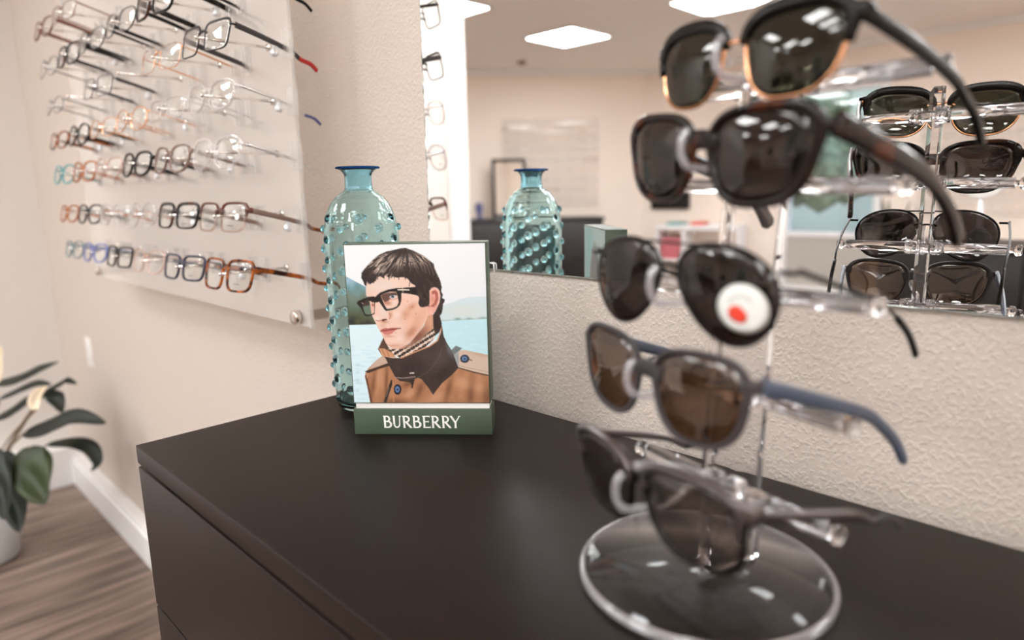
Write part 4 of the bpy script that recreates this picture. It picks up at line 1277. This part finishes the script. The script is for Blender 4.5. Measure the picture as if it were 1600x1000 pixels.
for i, (bp_, yw, pt, rl, lab, S) in enumerate(suns):
    root = thing('sunglasses', lab, 'sunglasses', bp_, (math.radians(pt), math.radians(rl), math.radians(yw)), 'sunglasses on the clear stand')
    make_glasses(root, S, 56)
    if i == 2:
        # round sticker on the lens
        ln = [c for c in root.children if c.name.startswith('lens')][1]
        a, b, cxo = S['a'], S['b'], S['a'] + S['gap'] / 2
        f_ = lambda x, z, o_: Vector((cxo + x, -S['dome'] * (1 - min(1, (x / a) ** 2 + (z / b) ** 2)) + 1.2 * (cxo + x) ** 2 - .0008 - o_, S['zc'] + z))
        bm = nb(); c0 = (.0140, -.0060)
        disc = lambda c, r, o_, mi, n=28: loft(bm, [[f_(c[0] + r * f * math.cos(2 * PI * k / n), c[1] + r * f * math.sin(2 * PI * k / n), o_) for k in range(n)] for f in (.02, .5, .8, 1)], False, True, mi)
        disc(c0, .0150, .0003, 0)
        sk = link('lens_sticker', bm, 'sticker', ln)
        bm = nb(); disc((.0112, -.0088), .0050, .0006, 0); disc((.0130, -.0100), .0044, .00065, 0); link('red_mark', bm, 'red_sticker', sk)
        bm = nb()
        for k in range(9):
            an = math.radians(150 - k * 13)
            disc((c0[0] + .0078 * math.cos(an), c0[1] + .0078 * math.sin(an)), .0008, .0006, 0, 8)
        link('grey_print', bm, 'grey_ink', sk)
    # nose hook
    Rz = Matrix.Rotation(math.radians(yw), 3, 'Z')
    pq = min(smooth_path(pole, 12), key=lambda q: abs(q.z - (bp_.z - .028)))
    loc = lambda x, y, z: bp_ + Rz @ Vector((x, y, z)) - O
    start = pq - gd * .02 - O
    bm = nb()
    tube(bm, smooth_path([start, loc(.001, .020, -.024), loc(0, .004, -.0225), loc(-.002, -.008, -.021), loc(-.004, -.0125, -.014), loc(-.004, -.0125, -.004), loc(-.003, -.0085, .002)], 6), .0026, n=10, up=(1, 0, 0))
    link('nose_hook', bm, 'hook', st)
    if i == 4:
        bm = nb(); tube(bm, smooth_path([loc(0, .055, -.012), loc(0, .03, -.001), loc(0, -.002, .0065)], 6), .0028, n=10, up=(1, 0, 0)); link('nose_hook', bm, 'hook', st)

# ------------------------------------------------------------------ peace lily
pc = P(-28, 840, 2.42); pc.z = 0
pl = thing('peace_lily', 'dark green peace lily in a white pot on the wood floor by the corner', 'potted plant', (pc.x, pc.y, 0))
bm = nb(); lathe(bm, [(0, .0), (.085, 0), (.105, .01), (.125, .20), (.128, .215), (.119, .215), (.115, .195), (0, .195)], 40); link('pot', bm, 'pot', pl)
bm = nb(); lathe(bm, [(0, .18), (.113, .18), (.113, .199), (0, .203)], 32); link('soil', bm, 'soil', pl)
root_pt = Vector((pc.x, pc.y, .20))


def leaf(parent, pts, wd, mat, fold=.25, droop=.0, name='leaf', face=None):
    """pts: midrib in world space; blade faces up and towards the room"""
    mid = smooth_path(pts, 6); m_ = len(mid); bm = nb(); rows = []
    face = Vector(face or (.45, -.5, .75)).normalized()
    for i, q in enumerate(mid):
        t = i / (m_ - 1)
        tan = (mid[min(i + 1, m_ - 1)] - mid[max(i - 1, 0)]).normalized()
        side = tan.cross(face).normalized(); nrm = side.cross(tan)
        wv = wd * (math.sin(PI * min(1, (t * .98 + .02) ** .75)) ** .85) + .0008
        rows.append([q - pl.location + side * (wv * u) - nrm * (fold * wv * (1 - abs(u)) - .15 * wv * math.sin(3 * u + 7 * t)) for u in (-1, -.6, -.25, 0, .25, .6, 1)])
    v = [[bm.verts.new(c) for c in r] for r in rows]
    for i in range(m_ - 1):
        for k in range(6):
            bm.faces.new((v[i][k], v[i][k + 1], v[i + 1][k + 1], v[i + 1][k]))
    o = link(name, bm, mat, parent)
    sm = o.modifiers.new('thickness', 'SOLIDIFY'); sm.thickness = .0008
    return o


def stalk(parent, a, b, r=.0035, sag=.03):
    bm = nb(); mdl = (a + b) / 2 + Vector((0, 0, sag))
    tube(bm, smooth_path([a - pl.location, mdl - pl.location, b - pl.location], 6), r, n=6); return link('stem', bm, 'stem', parent)


LV = [   # midrib pixels (base ... tip), depth, half width, material
    ([(-10, 600), (30, 590), (62, 577), (92, 565)], (2.45, 2.35), .030, 'leaf'),
    ([(0, 622), (30, 608), (58, 600), (80, 601)], (2.40, 2.30), .024, 'leaf'),
    ([(-8, 655), (20, 640), (45, 625), (62, 612)], (2.36, 2.34), .028, 'leaf'),
    ([(72, 609), (90, 601), (104, 595), (120, 600)], (2.50, 2.45), .020, 'leaf'),
    ([(72, 612), (84, 618), (92, 630), (97, 645)], (2.36, 2.30), .026, 'leaf'),
    ([(38, 676), (75, 664), (120, 652), (166, 662)], (2.30, 2.22), .044, 'leaf'),
    ([(75, 694), (115, 690), (142, 700), (152, 722), (142, 736)], (2.38, 2.30), .026, 'leaf'),
    ([(44, 698), (48, 725), (56, 760), (70, 788)], (2.24, 2.18), .062, 'leaf_lime'),
    ([(4, 705), (14, 750), (24, 795), (30, 832)], (2.28, 2.22), .050, 'leaf'),
    ([(-12, 700), (-8, 735), (0, 770), (6, 812)], (2.20, 2.15), .045, 'leaf'),
    ([(-30, 640), (-60, 600), (-90, 590), (-120, 610)], (2.4, 2.4), .035, 'leaf'),
    ([(-30, 680), (-70, 660), (-110, 680), (-140, 720)], (2.3, 2.2), .04, 'leaf'),
]
for pts, (d0, d1), wd, mt in LV:
    n_ = len(pts)
    w3 = [P(x, y, d0 + (d1 - d0) * i / (n_ - 1)) for i, (x, y) in enumerate(pts)]
    lf = leaf(pl, w3, wd, mt, face=(.65, -.45, .55) if mt == 'leaf_lime' or pts[0][1] > 699 else (.35, -.35, .9))
    stalk(lf, root_pt + Vector((random.Random(pts[0][0]).uniform(-.04, .04), random.Random(pts[0][1]).uniform(-.04, .04), -.01)), w3[0] + (w3[1] - w3[0]) * .02)
w3 = [P(57, 640, 2.27), P(53, 628, 2.27), P(60, 614, 2.27), P(73, 603, 2.27)]
lf = leaf(pl, w3, .020, 'spathe', .5, name='flower', face=(.8, -.5, .3)); stalk(lf, root_pt, w3[0], .003, .05)
w3 = [P(-6, 600, 2.3), P(-8, 580, 2.3), P(-4, 560, 2.3), P(2, 540, 2.3)]
lf = leaf(pl, w3, .022, 'spathe', .5, name='flower', face=(.8, -.5, .3)); stalk(lf, root_pt, w3[0], .003, .05)

# ------------------------------------------------------------------ the far side of the room, seen in the mirror
dd = (dB - dA).normalized(); dn = Vector((dd.y, -dd.x, 0)); dn = dn if dn.y > 0 else -dn      # dn points into the room
ang_d = math.atan2(dd.y, dd.x)


def on_diag(t, off, z=0):
    return dA + dd * t + dn * off + Vector((0, 0, z))


LD = (dB - dA).length
# long dark counter along the diagonal wall
ct = thing('reception_counter', 'long black counter cabinet along the diagonal far wall', 'counter', on_diag(.35, .27), (0, 0, ang_d))
bm = nb(); box(bm, 0, 2.50, -.25, .25, 0, .92, .003); link('counter_body', bm, 'black', ct)
bm = nb(); box(bm, -.02, 2.52, -.26, .26, .92, .955, .003); link('counter_top', bm, 'black', ct)
for k in range(4):
    bm = nb(); fx = k * .625 + .01
    box(bm, fx, fx + .605, -.27, -.25, .04, .90, .002) if dn.dot(Vector((-math.sin(ang_d), math.cos(ang_d), 0))) < 0 else box(bm, fx, fx + .605, .25, .27, .04, .90, .002)
    link('door', bm, 'black', ct)
inw = dn.dot(Vector((-math.sin(ang_d), math.cos(ang_d), 0)))
# framed table mirror standing on the counter
tm = thing('table_mirror', 'black framed mirror propped on the far black counter', 'mirror', on_diag(1.74, .20, .955), (0, 0, ang_d))
fy = .03 * inw
bm = nb()
for (x0, x1, z0, z1) in [(-.21, .21, 0, .05), (-.21, .21, .68, .72), (-.21, -.17, .05, .68), (.17, .21, .05, .68)]:
    box(bm, x0, x1, min(0, fy), max(0, fy), z0, z1, .003)
link('mirror_frame', bm, 'black', tm)
bm = nb(); box(bm, -.17, .17, min(0, fy * .5), max(0, fy * .5), .05, .68); link('mirror_face', bm, 'mirror', tm, False)
bm = nb(); lathe(bm, [(0, 0), (.05, 0), (.05, .01), (.02, .03), (.045, .10), (.05, .15), (.03, .2), (0, .2)], 20); o = link('vase', bm, 'periwinkle'); tag(o, 'small blue vase at the wall end of the far black counter', 'vase'); o.location = on_diag(1.36, .24, .955)
# second wall panel of eyeglasses on the diagonal wall
fp = thing('display_panel', 'acrylic eyeglass panel on the far diagonal wall above the black counter', 'display panel', on_diag(1.68, .075), (0, 0, ang_d))
bm = nb(); box(bm, 0, 1.22, -.003, .003, 1.08, 2.16); link('acrylic_sheet', bm, 'far_sheet', fp, False)
for sx in (.05, 1.17):
    for sz in (1.13, 2.07):
        bm = nb(); lathe(bm, [(0, -.059), (.012, -.059), (.012, .014), (0, .014)], 16, (sx, 0, sz), axis=Matrix.Rotation(-PI / 2 * inw, 3, 'X')); link('standoff', bm, 'chrome', fp)
fp2 = thing('display_panel', 'acrylic eyeglass panel on the far wall beyond the glazed door', 'display panel', (-1.15, YF + .06, 0), (0, 0, 0))
bm = nb(); box(bm, 0, 1.75, -.003, .003, .95, 1.98); link('acrylic_sheet', bm, 'far_sheet', fp2, False)
for sx in (.05, 1.70):
    for sz in (1.0, 1.93):
        bm = nb(); lathe(bm, [(0, -.059), (.012, -.059), (.012, .014), (0, .014)], 16, (sx, 0, sz), axis=Matrix.Rotation(-PI / 2, 3, 'X')); link('standoff', bm, 'chrome', fp2)
# far-away pairs: one prototype of each kind, then copies with shared meshes
protos = []
for k, (fm, ln_) in enumerate([('tortoise', 'lens'), ('black_metal', 'lens'), ('crystal', 'lens'), ('gold', 'lens'), ('grey_metal', 'lens')]):
    r_ = thing('eyeglasses', 'tiny eyeglasses on the far diagonal wall panel, only a blur in the mirror', 'eyeglasses', (0, 0, 0), (0, 0, 0), 'eyeglasses on the far diagonal panel')
    make_glasses(r_, D(shape='panto', frame=fm, metal=fm in ('black_metal', 'gold', 'grey_metal')), 14)
    protos.append([r_, False])
rnd = random.Random(2)


def place_far(loc, rz, label, group):
    k = rnd.randrange(len(protos)); src, used = protos[k]
    if not used:
        r_ = src; protos[k][1] = True
    else:
        r_ = src.copy(); col.objects.link(r_)
        for ch in list(src.children):
            c = ch.copy(); col.objects.link(c); c.parent = r_
            for g in ch.children:
                d = g.copy(); col.objects.link(d); d.parent = c
    r_.location = loc; r_.rotation_euler = (TILT, 0, rz); r_['label'] = label; r_['group'] = group


for rr in range(8):
    for cc in range(7):
        zz_ = 1.18 + rr * .122
        place_far(on_diag(1.68 + .10 + cc * .17, .185, zz_), ang_d + (PI if inw > 0 else 0), 'tiny eyeglasses on the far diagonal wall panel, only a blur in the mirror', 'eyeglasses on the far diagonal panel')
for rr in range(7):
    for cc in range(9):
        place_far((-1.05 + cc * .19, YF + .17, 1.05 + rr * .135), PI, 'tiny eyeglasses on the panel beyond the glazed door, only a blur in the mirror', 'eyeglasses on the panel beyond the door')
for r_, used in protos:
    assert used

# white shelf table with books near the corner
cd_ = (dC - dB).normalized(); ang_c = math.atan2(cd_.y, cd_.x); cn = Vector((-cd_.y, cd_.x, 0)); cn = cn if cn.y > 0 else -cn
wt = thing('shelf_table', 'white low shelf table against the far corner wall', 'table', dB + cd_ * .35 + cn * .28, (0, 0, ang_c))
bm = nb(); box(bm, 0, 1.0, -.2, .2, .78, .84, .004); link('table_top', bm, 'trim', wt)
for x in (0, .33, .97):
    bm = nb(); box(bm, x, x + .03, -.19, .19, 0, .78, .002); link('side_panel', bm, 'trim', wt)
bm = nb(); box(bm, .03, .97, -.19, .19, .40, .43, .002); link('shelf', bm, 'trim', wt)
for k, (cn_, mm, x0, x1, z0, z1) in enumerate([('pink', 'pink', .06, .30, .43, .68), ('teal', 'teal', .12, .30, .84, .87), ('orange', 'red_sticker', .42, .56, .84, .875)]):
    bm = nb(); box(bm, x0, x1, -.12, .14, z0, z1, .003)
    box(bm, x0 + .004, x1 + .002, -.116, .136, z0 + .004, z1 - .004)
    o = link('book' if k else 'box', bm, mm); o.location = wt.location; o.rotation_euler = wt.rotation_euler
    tag(o, ['pink storage box on the shelf of the far white table', 'teal book lying on the far white table', 'orange red book lying on the far white table'][k], 'book' if k else 'box')
# black wall screen
sn = thing('wall_screen', 'small black screen on the wall above the white shelf table', 'screen', dB + cd_ * .12 + cn * .03, (0, 0, ang_c))
bm = nb(); box(bm, 0, .50, -.025, .02, 1.02, 1.46, .006); link('screen_body', bm, 'black', sn)
fs = .022 if inw else -.022
bm = nb(); box(bm, .015, .485, .0195, .0225, 1.035, 1.445); link('screen_face', bm, 'screen', sn, False)

# dark cabinet with a round table mirror in the middle of the room
mc_ = thing('dark_cabinet', 'low black cabinet standing in the middle of the room, seen in the mirror', 'cabinet', (-.16, -2.95, 0))
bm = nb(); box(bm, 0, 1.1, -.22, .22, .05, .97, .003); link('cabinet_body', bm, 'black', mc_)
bm = nb(); box(bm, -.015, 1.115, -.23, .23, .97, 1.0, .002); link('cabinet_top', bm, 'darkwood', mc_)
for k in range(2):
    bm = nb(); box(bm, .01 + k * .545, .545 + k * .545, .22, .236, .07, .96, .002); dr_ = link('door', bm, 'black', mc_)
    bm = nb(); tube(bm, [(.50 + k * .09, .243, .60), (.50 + k * .09, .243, .74)], .005, n=8); link('handle', bm, 'chrome', dr_)
bm = nb(); box(bm, .05, 1.05, -.19, .19, 0, .05); link('plinth', bm, 'gapdark', mc_)
rm = thing('vanity_mirror', 'round white rimmed vanity mirror on a slim stem on the black cabinet', 'mirror', (.19, -2.88, 1.0))
bm = nb(); lathe(bm, [(0, 0), (.065, 0), (.065, .008), (.01, .016), (.008, .20), (0, .20)], 28); link('stem', bm, 'silver', rm)
bm = nb(); lathe(bm, [(.075, -.008), (.092, -.008), (.092, .008), (.075, .008)], 40, (0, 0, .285), closed=True, axis=Matrix.Rotation(PI / 2, 3, 'X')); link('rim', bm, 'white_plastic', rm)
bm = nb(); lathe(bm, [(0, -.004), (.076, -.004), (.076, .004), (0, .004)], 40, (0, 0, .285), axis=Matrix.Rotation(PI / 2, 3, 'X')); link('mirror_face', bm, 'white_plastic', rm)
# leafy plant by the glazed door
fpz = thing('snake_plant', 'upright green plant in a white pot beside the glazed far door', 'potted plant', (-1.22, -6.6, 0))
bm = nb(); lathe(bm, [(0, 0), (.13, 0), (.16, .38), (.145, .38), (.14, .34), (0, .34)], 28); link('pot', bm, 'pot', fpz)
rnd = random.Random(4)
for k in range(9):
    a = k * 2.4; bm = nb(); hgt = rnd.uniform(.55, .85); dx, dy = .10 * math.cos(a), .10 * math.sin(a)
    pth = smooth_path([(dx * .4, dy * .4, .33), (dx * .8, dy * .8, .33 + hgt * .5), (dx * 1.8, dy * 1.8, .33 + hgt)], 5); m_ = len(pth)
    tube(bm, pth, [.035 * math.sin(PI * (.15 + .84 * i / (m_ - 1))) + .002 for i in range(m_)], .004, n=6, up=(math.cos(a), math.sin(a), .1)); link('leaf', bm, 'leaf_lime', fpz)
